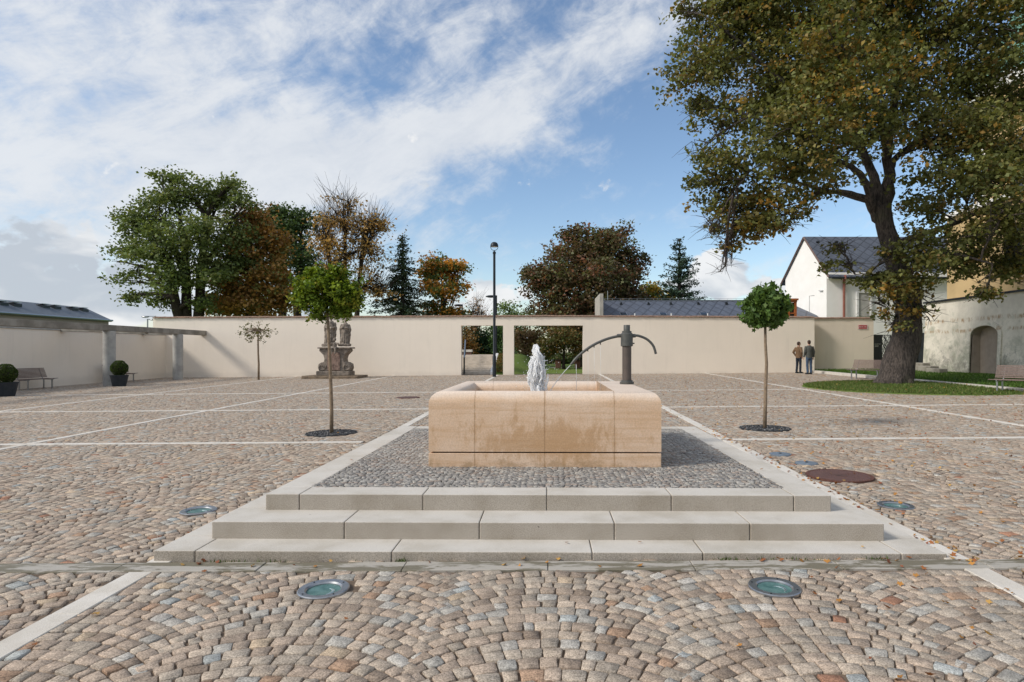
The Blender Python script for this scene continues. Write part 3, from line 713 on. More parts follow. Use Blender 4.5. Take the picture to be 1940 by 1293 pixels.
for a, b in ((1169, 1177), (1197.5, 1204)): MB().tube([pp(a, 636.8), pp(b, 636.4)], 0.024, 14).build('pipe_union', M['pump'], pump, smooth='auto')
MB().tube([pp(1198, 651), pp(1202, 651)], 0.009, 8).build('valve_knob', M['pump'], pump)
jets = empty('water_streams', (pq.x, Yq, ZF), label='thin streams of water falling from the spout of the pump into the basin', cat='water jet')
a, b = at(1081, 692, Yq), at(1040, 744, Yq - 0.15)
mb = MB(); pa = [a.lerp(b, t) + Vector((0, 0, 0.02 * math.sin(math.pi * t))) for t in [k / 8 for k in range(9)]]
b2 = a.lerp(b, 1.35); mb.tube(pa + [b2], 0.0045, 6).build('main_stream', M['foam'], jets, smooth=True, world=True)
mb = MB()
for u, v in ((1137.5, 656), (1125.5, 661), (1113.7, 669), (1091.5, 690)):
    a = at(u, v, Yq); mb.tube([a, (a.x + .004, a.y, a.z * .5 + ZF * .5 + .0), (a.x, a.y, ZF - 0.16)], [0.0022, 0.0016, 0.0013] if u != 1091.5 else [0.004, 0.003, 0.003], 5)
mb.build('thin_streams', M['foam'], jets, smooth=True, world=True)

# ------------------------------------------------------------------ IN-GROUND LIGHTS, COVERS
def m_lens():
    t = NT('thick_green_glass'); t.base(t.mix(t.ramp(t.noise(14, 3), .3, .7), (0.06, 0.13, 0.125), (0.12, 0.22, 0.21))); t.set('Roughness', 0.25); t.set('Specular IOR Level', 0.12); return t.m
M['lens'] = m_lens(); M['reflector'] = plain('lamp_reflector', (0.5, 0.62, 0.6), None, 8, 0.25, 0.8, bump=0)
def tilt(o): o.rotation_euler = (math.atan(0.0075), -math.atan(0.0085), o.rotation_euler[2]); return o
labels = ['round in-ground light with steel ring in the cobbles left of centre before the steps', 'round in-ground light with wet dark ring in the cobbles right of centre before the steps',
          'small-looking in-ground light in the cobbles left of the steps', 'in-ground light among fallen leaves in the cobbles right of the steps']
def ground_light():
    r = empty('ground_light', (0, 0, 0))
    MB().lathe([(0.108, -0.06), (0.165, -0.06), (0.165, 0.004), (0.158, 0.009), (0.118, 0.007), (0.108, -0.002), (0.108, -0.06)], 48, close=False).build('ring', M['steel'], r, smooth='auto')
    for k in range(4): w = math.pi / 4 + k * math.pi / 2; MB().lathe([(0.006, 0.0), (0.006, 0.011)], 8, (0.14 * math.cos(w), 0.14 * math.sin(w), 0)).build('screw', M['dark_metal'], r)
    MB().lathe([(0.001, -0.014), (0.06, -0.012), (0.110, -0.008)], 40, close=False).build('glass', M['lens'], r, smooth=True)
    MB().tube([(0.015 + 0.05 * math.cos(a), -0.01 + 0.05 * math.sin(a), -0.011) for a in np.linspace(-1.2, 1.4, 9)], [.004, .007, .01, .012, .013, .012, .01, .007, .004], 8, ell=(.4, 1)).build('reflector', M['reflector'], r, bev=0.006)
    return r
def copy_tree(o, parent=None):
    c = o.copy(); col.objects.link(c); c.parent = parent
    for ch in list(o.children): copy_tree(ch, c)
    return c
gl = ground_light()
for i, p in enumerate(LIGHTS):
    o = gl if i == 0 else copy_tree(gl); o.location = (p.x, p.y, gz(p.x, p.y) + 0.004); tilt(o); o.rotation_euler[2] = 0.3 * i
    tag(o, labels[i], 'ground light', 'in-ground lights round the platform')
def m_manhole():
    t = NT('ribbed_cast_iron'); x = t.xyz(); r = t.math('SQRT', t.math('ADD', t.math('MULTIPLY', x[0], x[0]), t.math('MULTIPLY', x[1], x[1])))
    a = t.math('ARCTAN2', x[1], x[0])
    s = t.math('SINE', t.math('MULTIPLY', r, 190.0)); s2 = t.math('SINE', t.math('MULTIPLY', a, 48.0)); h = t.ramp(t.math('MULTIPLY', s, s2), -0.1, 0.4)
    c = t.mix(t.ramp(t.noise(20, 4), 0.3, 0.7), (0.26, 0.125, 0.10), (0.18, 0.09, 0.075)); c = t.mix(t.math('MULTIPLY', h, 0.7), t.mix(1.0, c, (0.5, 0.5, 0.5), 'MULTIPLY'), c) 
    t.base(c); t.set('Roughness', 0.65); t.bump(h, 1.0, 0.012); return t.m
M['manhole'] = m_manhole()
for p, r, lab in ((MAN1, 0.375, 'rusty round manhole cover in the cobbles beside the right edge of the platform'), (MAN2, 0.37, 'far reddish manhole cover in the cobbles left of the basin')):
    root = empty('manhole_cover', (p.x, p.y, gz(p.x, p.y) + 0.004), label=lab, cat='manhole cover', group='manhole covers in the court'); tilt(root)
    MB().lathe([(0.001, 0.0), (r * 0.9, 0.002)], 60, close=False).build('lid', M['manhole'], root)
    MB().lathe([(r * 0.905, -0.05), (r * 0.905, 0.004), (r, 0.004), (r + 0.005, -0.05)], 60, close=False).build('frame', M['rust'], root)
blue = plain('blue_grey_iron', (0.22, 0.27, 0.33), (0.16, 0.19, 0.22), 12, 0.5, 0.3)
for p, lab, rx in ((VALVES[0], 'small blue-grey oval valve cover, the farther of two beside the platform', 0.16), (VALVES[1], 'small grey oval valve cover beside the rusty manhole cover', 0.15)):
    root = empty('valve_cover', (p.x, p.y, gz(p.x, p.y) + 0.004), label=lab, cat='valve cover', group='valve covers in the court'); tilt(root)
    MB().lathe([(0.001, 0.010), (rx * 0.8, 0.010), (rx * 0.95, 0.004), (rx, -0.05)], 32, close=False).build('lid', blue, root, smooth='auto')
    MB().lathe([(0.02, 0.01), (0.02, 0.016), (0.001, 0.017)], 12).build('lid_bolt', M['dark_metal'], root)

# ------------------------------------------------------------------ FAR CREAM WALL
YW = 35.8; WT = 0.45
uX = lambda u, Y=YW: at(u, 650, Y).x
def grid_wall(mb, xs, zs, holes, y0, y1, ztop=None):
    """front and back faces in cells, skipping holes; reveals round each hole"""
    def Z(x, z): return ztop(x) if (ztop and z == zs[-1]) else z
    for i in range(len(xs) - 1):
        for j in range(len(zs) - 1):
            a, b, c, d = xs[i], xs[i + 1], zs[j], zs[j + 1]
            hole = any(a >= h[0] - 1e-6 and b <= h[1] + 1e-6 and c >= h[2] - 1e-6 and d <= h[3] + 1e-6 for h in holes)
            if hole: continue
            for y in (y0, y1): mb.quad((a, y, Z(a, c)), (b, y, Z(b, c)), (b, y, Z(b, d)), (a, y, Z(a, d)))
            if j == len(zs) - 2: mb.quad((a, y0, Z(a, d)), (b, y0, Z(b, d)), (b, y1, Z(b, d)), (a, y1, Z(a, d)))
    for h in holes:
        for x in (h[0], h[1]): mb.quad((x, y0, h[2]), (x, y1, h[2]), (x, y1, h[3]), (x, y0, h[3]))
        mb.quad((h[0], y0, h[3]), (h[1], y0, h[3]), (h[1], y1, h[3]), (h[0], y1, h[3]))
    for x in (xs[0], xs[-1]): mb.quad((x, y0, zs[0]), (x, y1, zs[0]), (x, y1, Z(x, zs[-1])), (x, y0, Z(x, zs[-1])))
xa, xb = uX(290), uX(1543)
def ztop(x): return float(np.interp(x, [xa, 0, xb], [at(300, 603.5, YW).z, at(1037, 600.6, YW).z, at(1540, 603, YW).z]))
hz = at(1037, 617, YW).z
holes = [(uX(873.5), uX(953), -0.2, hz), (uX(973.5), uX(1104.5), -0.2, hz)]
fw = empty('garden_wall', (0, YW, 0), label='long smooth cream rendered wall with two doorless openings, closing the court', cat='wall')
mb = MB(); grid_wall(mb, [xa, holes[0][0], holes[0][1], holes[1][0], holes[1][1], xb], [-0.2, hz, 3.6], holes, YW, YW + WT, ztop)
mb.build('wall', M['cream'], fw, world=True)
def coping(x0, x1, y0, y1, zf, root, n_per=0.21):
    mb = MB(); n = int((x1 - x0) / n_per)
    for i in range(n):
        a = x0 + (x1 - x0) * i / n; b = x0 + (x1 - x0) * (i + 1) / n - 0.012; z = zf((a + b) / 2) + 0.005 + random.uniform(-0.006, 0.008)
        j = random.uniform(-0.012, 0.012)
        mb.add([(a, y0 - 0.07 + j, z), (b, y0 - 0.07 + j, z), (b, (y0 + y1) / 2, z + 0.06), (a, (y0 + y1) / 2, z + 0.06), (b, y1 + 0.07, z), (a, y1 + 0.07, z),
                (a, y0 - 0.07 + j, z + 0.035), (b, y0 - 0.07 + j, z + 0.035), (b, (y0 + y1) / 2, z + 0.11), (a, (y0 + y1) / 2, z + 0.11), (b, y1 + 0.07, z + 0.035), (a, y1 + 0.07, z + 0.035)],
               [(0, 1, 7, 6), (6, 7, 8, 9), (9, 8, 10, 11), (11, 10, 4, 5), (0, 6, 9, 3), (3, 9, 11, 5), (1, 2, 8, 7), (2, 4, 10, 8), (0, 3, 2, 1), (3, 5, 4, 2)])
    return mb.build('coping', M['tile'], root, world=True)
coping(xa, xb, YW, YW + WT, ztop, fw)
Y2 = 36.5; xe = uX(1655, Y2)
fw2 = empty('wall_section', (xb, Y2, 0), label='short cream wall section set back behind the two men, carrying a red sign', cat='wall')
z2 = at(1600, 604.5, Y2).z
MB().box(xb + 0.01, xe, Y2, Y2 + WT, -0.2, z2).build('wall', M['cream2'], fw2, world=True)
coping(xb + 0.01, xe, Y2, Y2 + WT, lambda x: z2, fw2)
sg = empty('street_sign', at(1635, 620, Y2 - 0.03), label='small red enamel sign with white lettering on the short wall section', cat='sign')
p0, p1 = at(1626.6, 624, Y2 - 0.03), at(1643.6, 615.8, Y2 - 0.03)
MB().box(p0.x, p1.x, Y2 - 0.03, Y2 - 0.004, p0.z, p1.z).build('plate', M['red'], sg, world=True)
mb = MB(); w_ = 0.018
for (a, b, c, d) in ((p0.x, p1.x, p0.z, p0.z + w_), (p0.x, p1.x, p1.z - w_, p1.z), (p0.x, p0.x + w_, p0.z + w_, p1.z - w_), (p1.x - w_, p1.x, p0.z + w_, p1.z - w_)): mb.box(a, b, Y2 - 0.034, Y2 - 0.0305, c, d)
mb.build('border', M['white'], sg, world=True)
def text_mesh(body, size, loc, mat, parent, rot=(R(90), 0, 0), align='CENTER', name='lettering', ext=0.001):
    c = bpy.data.curves.new(name, 'FONT'); c.body = body; c.size = size; c.align_x = align; c.align_y = 'CENTER'; c.extrude = ext
    o = bpy.data.objects.new(name, c); col.objects.link(o); bpy.context.view_layer.update()
    me = bpy.data.meshes.new_from_object(o.evaluated_get(bpy.context.evaluated_depsgraph_get())); bpy.data.objects.remove(o)
    me.materials.append(mat) if not me.materials else None
    o = bpy.data.objects.new(name, me); col.objects.link(o); o.parent = parent; o.location = loc; o.rotation_euler = rot; me.materials.clear(); me.materials.append(mat); return o
text_mesh('SMETE VECI', 0.105, (0, -0.008, -0.002), M['white'], sg)

# ------------------------------------------------------------------ LEFT WALL, PERGOLA
lw = empty('side_wall', (XL, 25, 0), label='cream side wall in shade behind the concrete pergola', cat='wall')
zl = 2.50
MB().box(XL - 0.4, XL, 8, YW + 0.2, -0.4, zl + 0.02).build('wall', M['cream'], lw, world=True)
MB().box(XL - 0.45, XL + 0.05, 8, YW - 0.02, zl + 0.021, zl + 0.075).build('coping', M['concrete'], lw, world=True, bev=0.01)
mb = MB(); 
for k in range(60): pass
c1, c2 = gnd(200, 731), gnd(343, 719.5)
xp = (c1.x + c2.x) / 2
pg = empty('pergola', (xp, 30, gz(xp, 30)), label='concrete pergola of round columns and heavy beams along the side wall', cat='pergola')
zb = at(200, 627.5, c1.y).z; zb2 = zb + 0.27
xp0 = xp
for y in (c1.y, c2.y, c1.y - (c2.y - c1.y) - 3.6, ):
    z0 = gz(xp, y) - 0.02
    if y < 22: continue
    MB().lathe([(0.25, z0), (0.25, zb)], 40, (xp, y, 0)).build('column', M['concrete'], pg, smooth='auto', world=True)
mb = MB().box(xp - 0.17, xp + 0.17, 12, c1.y + 0.35, zb + 0.001, zb2); mb.build('beam', M['conc_dark'], pg, world=True, bev=0.012)
mb = MB().box(xp - 0.17, xp + 0.17, c1.y + 0.365, YW - 0.003, zb + 0.004, zb2 + 0.002); mb.build('beam', M['conc_dark'], pg, world=True, bev=0.012)
for u in (88, 178, 251):
    # crossbar from the beam to the side wall
    y = XL * F / (u - 1037.0) * 1.0 + 0.6
    MB().box(XL + 0.06, xp - 0.18, y - 0.12, y + 0.12, zb - 0.04, zb + 0.16).build('crossbar', M['conc_dark'], pg, world=True, bev=0.01)

# ------------------------------------------------------------------ BENCHES, PLANTERS
def bench():
    r = empty('bench', (0, 0, 0)); L_ = 1.7
    # seat faces -Y, length along X
    mb = MB()
    for k in range(8):
        t = k / 7; y = -0.24 + 0.44 * t; z = 0.44 - 0.02 * math.sin(math.pi * t); mb.box(-L_ / 2, L_ / 2, y - 0.02, y + 0.02, z - 0.018, z)
    mb.build('seat', M['wood'], r)
    mb = MB()
    for k in range(8):
        t = k / 7; y = 0.235 + 0.14 * t; z = 0.50 + 0.36 * t; mb.box(-L_ / 2, L_ / 2, y - 0.01, y + 0.012, z - 0.02, z + 0.018)
    mb.build('backrest', M['wood'], r)
    for sx in (-0.62, 0.62):
        for sy in (-0.18, 0.18): MB().box(sx - 0.02, sx + 0.02, sy - 0.02, sy + 0.02, 0, 0.40).build('leg', M['steel'], r)
        MB().tube([(sx, -0.25, 0.40), (sx, 0.2, 0.395), (sx, 0.25, 0.47), (sx, 0.40, 0.86)], 0.018, 8).build('frame', M['steel'], r)
    return r
b0 = bench()
for i, (p, rz, lab) in enumerate(((gnd(1642, 719), R(-60), 'slatted bench in front of the old leaning tree, near the two men'), (gnd(1938, 747), R(-58), 'slatted bench cut off by the right edge of the picture'),
                     (Vector((XL + 0.75, gnd(45, 738).y, 0)), R(90), 'slatted bench against the side wall behind the nearest potted box ball'),
                     (Vector((XL + 0.75, 31.0, 0)), R(90), 'slatted bench against the side wall, mostly hidden behind the nearer column'))):
    o = b0 if i == 0 else copy_tree(b0); o.location = (p.x, p.y, gz(p.x, p.y)); o.rotation_euler[2] = rz; tag(o, lab, 'bench', 'slatted benches round the court')
def planter():
    r = empty('planter', (0, 0, 0))
    MB().lathe([(0.26, 0.0), (0.355, 0.46), (0.365, 0.46), (0.365, 0.50), (0.33, 0.50), (0.32, 0.44), (0.001, 0.43)], 36, close=False).build('pot', M['pot'], r, smooth='auto')
    return r
def boxball():
    r = empty('box_ball', (0, 0, 0)); n = 5200
    d = rng.normal(size=(n, 3)); d /= np.linalg.norm(d, axis=1)[:, None]; C = d * (rng.uniform(0.80, 1.0, n) ** 0.5)[:, None] * 0.345 + np.array([0, 0, 0.36]) 
    C += 0.015 * np.sin(d * 9)
    leaves('foliage', C, 0.035, pick([(0.05, 0.085, 0.014), (0.035, 0.06, 0.012), (0.075, 0.11, 0.02)], n), r, M['leaf'], up=0.1)
    MB().ell((0, 0, 0.36), (0.275, 0.275, 0.275), 16, 12).build('inner_twigs', M['bark'], r, smooth=True); MB().tube([(0, 0, -0.05), (0, 0, 0.2)], 0.02, 8).build('stem', M['bark'], r)
    return r
pl0, bb0 = planter(), boxball()
for i, (p, lab) in enumerate(((gnd(11, 751), 'at the left edge of the picture'), (gnd(226, 732), 'beside the nearer pergola column'))):
    a = pl0 if i == 0 else copy_tree(pl0); b = bb0 if i == 0 else copy_tree(bb0); z = gz(p.x, p.y); a.location = (p.x, p.y, z); b.location = (p.x, p.y, z + 0.44)
    tag(a, 'dark tapered plant pot ' + lab, 'plant pot', 'dark pots under the box balls'); tag(b, 'round clipped box bush in a dark pot ' + lab, 'shrub', 'clipped box balls')

# ------------------------------------------------------------------ STREET LAMP
lp = gnd(936.5, 714.5); lY = lp.y; lamp = empty('street_lamp', (lp.x, lY, gz(lp.x, lY)), label='tall dark street lamp with dome head standing before the opening in the wall', cat='street lamp')
k = lY / F; zt_ = at(936, 482, lY).z - gz(lp.x, lY)
MB().lathe([(0.10, 0), (0.10, 1.1), (0.075, 1.15), (0.065, zt_), (0.085, zt_ + 0.01), (0.085, zt_ + 0.12), (0.03, zt_ + 0.16), (0.03, zt_ + 0.2)], 20).build('pole', M['dark_metal'], lamp, smooth='auto')
zc = zt_ + 0.2
MB().tube([(0.2 * math.cos(a), 0, zc + 0.2 + 0.2 * math.sin(a) * 1.0) for a in [math.pi + math.pi * q / 12 for q in range(13)]], 0.014, 6).build('yoke', M['dark_metal'], lamp)
MB().lathe([(0.0, 0.26), (0.09, 0.245), (0.16, 0.20), (0.20, 0.13), (0.215, 0.05), (0.215, 0.0), (0.19, 0.0), (0.001, 0.01)], 28, (0, 0, zc + 0.2), close=False).build('dome', M['dark_metal'], lamp, smooth='auto')
MB().lathe([(0.001, -0.03), (0.1, -0.02), (0.17, 0.0)], 24, (0, 0, zc + 0.2), close=False).build('lens', M['white'], lamp)
def far_lamp(u, vt, Y, arm_px, lab, colr='dark_metal', vb=None):
    p = at(u, vt, Y); z0 = gz(min(p.x, 30), 40) - 0.07; r = empty('park_lamp', (p.x, Y, z0), label=lab, cat='street lamp', group='lamps beyond the walls')
    h = p.z - z0; MB().tube([(0, 0, 0), (0, 0, h)], 0.07, 8).build('pole', M[colr], r)
    a = arm_px * Y / F; MB().tube([(0, 0, h - 0.05), (a, 0, h - 0.02)], 0.035, 6).build('arm', M[colr], r)
    MB().ell((a * 1.15, 0, h - 0.08), (0.42, 0.18, 0.10), 12, 6).build('lamp_head', M[colr], r, smooth=True)
far_lamp(940, 560, 45, -8, 'dark park lamp just right of the tall street lamp, beyond the wall'); far_lamp(875.5, 577, 56, -6, 'small dark park lamp seen just over the wall left of the street lamp')
far_lamp(894, 590, 60, -5, 'thin dark lamp post seen inside the left opening')
far_lamp(294.6, 599, 62, -17, 'pale double-bent street lamp, the taller of two left of the wall end', 'steel'); far_lamp(279.7, 604.5, 66, 9, 'pale small street lamp, the shorter of two left of the wall end', 'steel')

# ------------------------------------------------------------------ YOUNG TREES WITH GRATES
def young_tree(p, lab, path_px, blobs_px, n, per, spread, size, pal, w, tr, up=0.5, droop=0.0, hexa=False, grate_r=0.45, shell=0.33, sticks=14, pfn=None):
    Y = p.y; root = empty('young_tree', (p.x, Y, gz(p.x, Y)), label=lab, cat='tree', group='young trees in the court'); o = np.array(root.location)
    blobs = [pb(*b[:4], Y, *(b[4:])) for b in blobs_px]; P, bi = clumps(blobs, n, shell, hier=not hexa); idx = np.repeat(np.arange(n), per)
    C = P[idx] + rng.normal(size=(n * per, 3)) * spread; cc = pick(pal, n, w) * rng.uniform(0.75, 1.25, (n, 1))
    if pfn is not None: cc = pfn(P, cc)
    leaves('crown', C - o, size, cc[idx], root, M['leaf'], up=up, hexa=hexa, droop=droop)
    path = [at(u, v, Y) for u, v in path_px]; mb = MB(); k = len(path); mb.tube(wiggly(path, 0.004), [tr * (1.25 - 0.45 * i / (k - 1)) for i in range(k)], 10)
    top = path[-1]
    for q in rng.choice(n, sticks, replace=False):
        e = Vector(P[q]); mb.tube(curve_path(top, e, (0, 0, 0.06), 4), [tr * 0.4, tr * 0.33, tr * 0.25, tr * 0.18, tr * 0.1], 5, caps=False)
    mb.build('trunk', M['bark_young'], root, smooth=True, world=True)
    return root
def sunny(P, cc): return cc
young_tree(YT_L, 'young tree with dense bright green crown, left of the fountain', [(628, 821), (628, 780), (627, 730), (625, 680), (623, 640), (621, 600)],
           [(618, 548, 46, 36), (588, 560, 28, 30), (652, 560, 30, 32), (638, 524, 24, 18), (602, 526, 26, 18), (620, 590, 32, 20), (668, 572, 16, 22), (574, 550, 18, 20), (640, 588, 20, 18)],
           850, 17, 0.045, 0.062, [(0.13, 0.20, 0.02), (0.19, 0.255, 0.024), (0.085, 0.135, 0.018), (0.27, 0.27, 0.035)], [.35, .3, .25, .1], 0.030)
young_tree(YT_R, 'young tree with round crown of large dark green leaves, right of the fountain', [(1449, 812), (1450, 770), (1451, 730), (1452, 690), (1450, 650), (1450, 615)],
           [(1451, 582, 41, 35), (1432, 592, 24, 24), (1472, 592, 24, 26), (1451, 562, 30, 18), (1451, 600, 30, 20)],
           420, 8, 0.05, 0.105, [(0.085, 0.15, 0.035), (0.12, 0.19, 0.045), (0.06, 0.11, 0.025)], [.4, .3, .3], 0.030, up=0.15, droop=1.2, hexa=True)
young_tree(YT_F, 'thin sparse sapling with few pale leaves, before the wall left of the statue', [(490, 720), (490, 690), (489, 670), (489, 650), (489, 625)],
           [(489, 618, 10, 20), (465, 628, 12, 14), (516, 632, 14, 10), (478, 640, 18, 12), (500, 638, 14, 12), (489, 603, 5, 9), (472, 620, 8, 10), (505, 622, 8, 12)],
           70, 5, 0.06, 0.10, [(0.16, 0.15, 0.06), (0.10, 0.11, 0.04)], [.5, .5], 0.045, sticks=40, shell=0.5)
def grate(p, r, lab, dark=True):
    root = empty('tree_grate', (p.x, p.y, gz(p.x, p.y) + 0.002), label=lab, cat='tree grate', group='gravel rings round the young trees'); tilt(root)
    MB().lathe([(0.001, 0.004), (r, 0.003), (r, -0.05)], 48, close=False).build('gravel_bed', M['soil'], root)
    MB().lathe([(r - 0.012, -0.05), (r - 0.012, 0.012), (r + 0.004, 0.012), (r + 0.004, -0.05)], 48, close=False).build('steel_ring', M['dark_metal'], root)
    n = 900; a = rng.uniform(0, 2 * math.pi, n); q = r * 0.95 * np.sqrt(rng.uniform(0, 1, n)); C = np.stack([q * np.cos(a), q * np.sin(a), np.full(n, 0.012)], 1)
    leaves('gravel', C, 0.022, pick([(0.16, 0.16, 0.16), (0.08, 0.085, 0.09), (0.26, 0.25, 0.24), (0.05, 0.05, 0.055)], n), root, M['cobble'], up=1.5); root.children[-1]['kind'] = 'stuff'
grate(YT_L, 0.46, 'dark gravel ring around the bright green young tree'); grate(YT_R, 0.46, 'dark gravel ring around the young tree with large leaves')

# ------------------------------------------------------------------ STATUE GROUP
def statue():
    Ys = 33.6; k = Ys / F; X = lambda u: at(u, 700, Ys).x; Z = lambda v: at(637, v, Ys).z
    g0 = gz(X(637), Ys); root = empty('statue_group', (X(637), Ys, g0), label='weathered baroque pedestal with two robed saints and a cherub, before the cream wall', cat='statue')
    MB().box(X(583), X(687), Ys - 0.9, Ys + 1.0, g0 - 0.1, Z(711.5)).build('foot_slab', plain('dark_slab', (0.25, 0.19, 0.13), (0.13, 0.10, 0.075), 4, .95, bump=.5), root, world=True, bev=0.03)
    MB().box(X(605), X(667), Ys - 0.5, Ys + 0.5, Z(711.5), Z(703)).build('base_block', M['stat'], root, world=True, bev=0.03)
    half = [(0, 703), (28, 703), (30, 697), (29, 690), (24, 687), (19, 686), (18, 680), (20, 673), (25, 668), (28, 665), (27, 661), (0, 661)]
    ol = [(X(637 + a), Z(v)) for a, v in half] + [(X(637 - a), Z(v)) for a, v in reversed(half)][:]
    ol = [ol[i] for i in range(len(ol)) if i == 0 or (abs(ol[i][0] - ol[i - 1][0]) + abs(ol[i][1] - ol[i - 1][1])) > 1e-4]
    MB().prism(ol[:-1], Ys - 0.38, Ys + 0.38).build('pedestal', M['stat'], root, world=True, bev=0.03)
    for u in (614, 660):
        mb = MB(); c = at(u, 694.5, Ys); pts = [Vector((c.x + (0.02 + 0.035 * a) * math.cos(a), Ys - 0.39, c.z + (0.02 + 0.035 * a) * math.sin(a))) for a in np.linspace(0, 6.5, 22)]
        mb.tube(pts, 0.035, 6); mb.build('volute', M['stat'], root, world=True, smooth=True)
    MB().box(X(625), X(649), Ys - 0.43, Ys - 0.381, Z(702), Z(668)).build('relief_panel', plain('pink_sandstone', (0.30, 0.21, 0.17), (0.16, 0.11, 0.09), 6, .95, bump=1, bs=14, bd=.05), root, world=True, bev=0.02)
    MB().box(X(607), X(668), Ys - 0.48, Ys + 0.48, Z(661), Z(658.3)).build('cornice', M['stat'], root, world=True, bev=0.025)
    def saint(u, vb, vt, lean, staff):
        mb = MB(); H = (vb - vt) * k; c = at(u, vb, Ys); b = Vector((c.x, Ys, c.z)); h = lambda f: b + Vector((lean * f * H, 0, f * H))
        mb.tube([h(0), h(.12), h(.3), h(.5), h(.66), h(.78), h(.83)], [H * .17, H * .145, H * .13, H * .135, H * .15, H * .12, H * .05], 14, ell=(1, .8))
        mb.ell(h(.92), (H * .058, H * .062, H * .075)); mb.ell(h(.985), (H * .05, H * .05, H * .035))
        for s in (-1, 1):
            sh = h(.77) + Vector((s * H * .12, 0, 0)); el = sh + Vector((s * H * .05, -H * .02, -H * .17)); ha = el + Vector((-s * H * .11, -H * .12, H * .05 if staff else -.03))
            mb.tube([sh, el, ha], [H * .05, H * .055, H * .03], 8); mb.ell(ha, (H * .03,) * 3)
            # hanging sleeve and cloak folds
            mb.tube([el, el + Vector((0, -.01, -H * .22))], [H * .05, H * .018], 8)
            mb.tube([h(.75) + Vector((s * H * .10, .05, 0)), h(.4) + Vector((s * H * .15, .06, 0)), h(.06) + Vector((s * H * .13, .03, 0))], [H * .04, H * .05, H * .04], 8)
        for q in range(7):
            a = math.pi * (1.05 + .9 * q / 6); mb.tube([h(.6) + Vector((math.cos(a) * H * .12, math.sin(a) * H * .10, 0)), h(.03) + Vector((math.cos(a) * H * .165, math.sin(a) * H * .13, 0))], [H * .012, H * .025], 6)
        mb.box(b.x - H * .2, b.x + H * .2, Ys - H * .16, Ys + H * .16, b.z - .02, b.z + H * .07)
        o = mb.build('saint_figure', M['stat'], root, world=True); remesh(o, 0.022, 2, (0.05, 0.12))
    saint(653, 655.5, 603, 0.04, True); saint(624, 656, 598, 0.06, False)
    # seated cherub on the cornice
    mb = MB(); c = at(634, 662, Ys - 0.45); s = 0.8
    mb.tube([c, c + Vector((0, 0, .22)), c + Vector((0, 0, .38))], [.12, .11, .05], 10); mb.ell(c + Vector((0, 0, .52)), (.085, .085, .10))
    for q in (-1, 1):
        mb.tube([c + Vector((q * .06, 0, .03)), c + Vector((q * .1, -.2, .03)), c + Vector((q * .09, -.22, -.22)), c + Vector((q * .09, -.27, -.25))], [.065, .06, .04, .03], 8)
        mb.tube([c + Vector((q * .1, 0, .34)), c + Vector((q * .2, -.05, .25)), c + Vector((q * .14 + (.1 if q > 0 else 0), -.14, .34))], [.045, .04, .028], 8)
    o = mb.build('cherub', M['stat'], root, world=True); remesh(o, 0.018, 1)
statue()

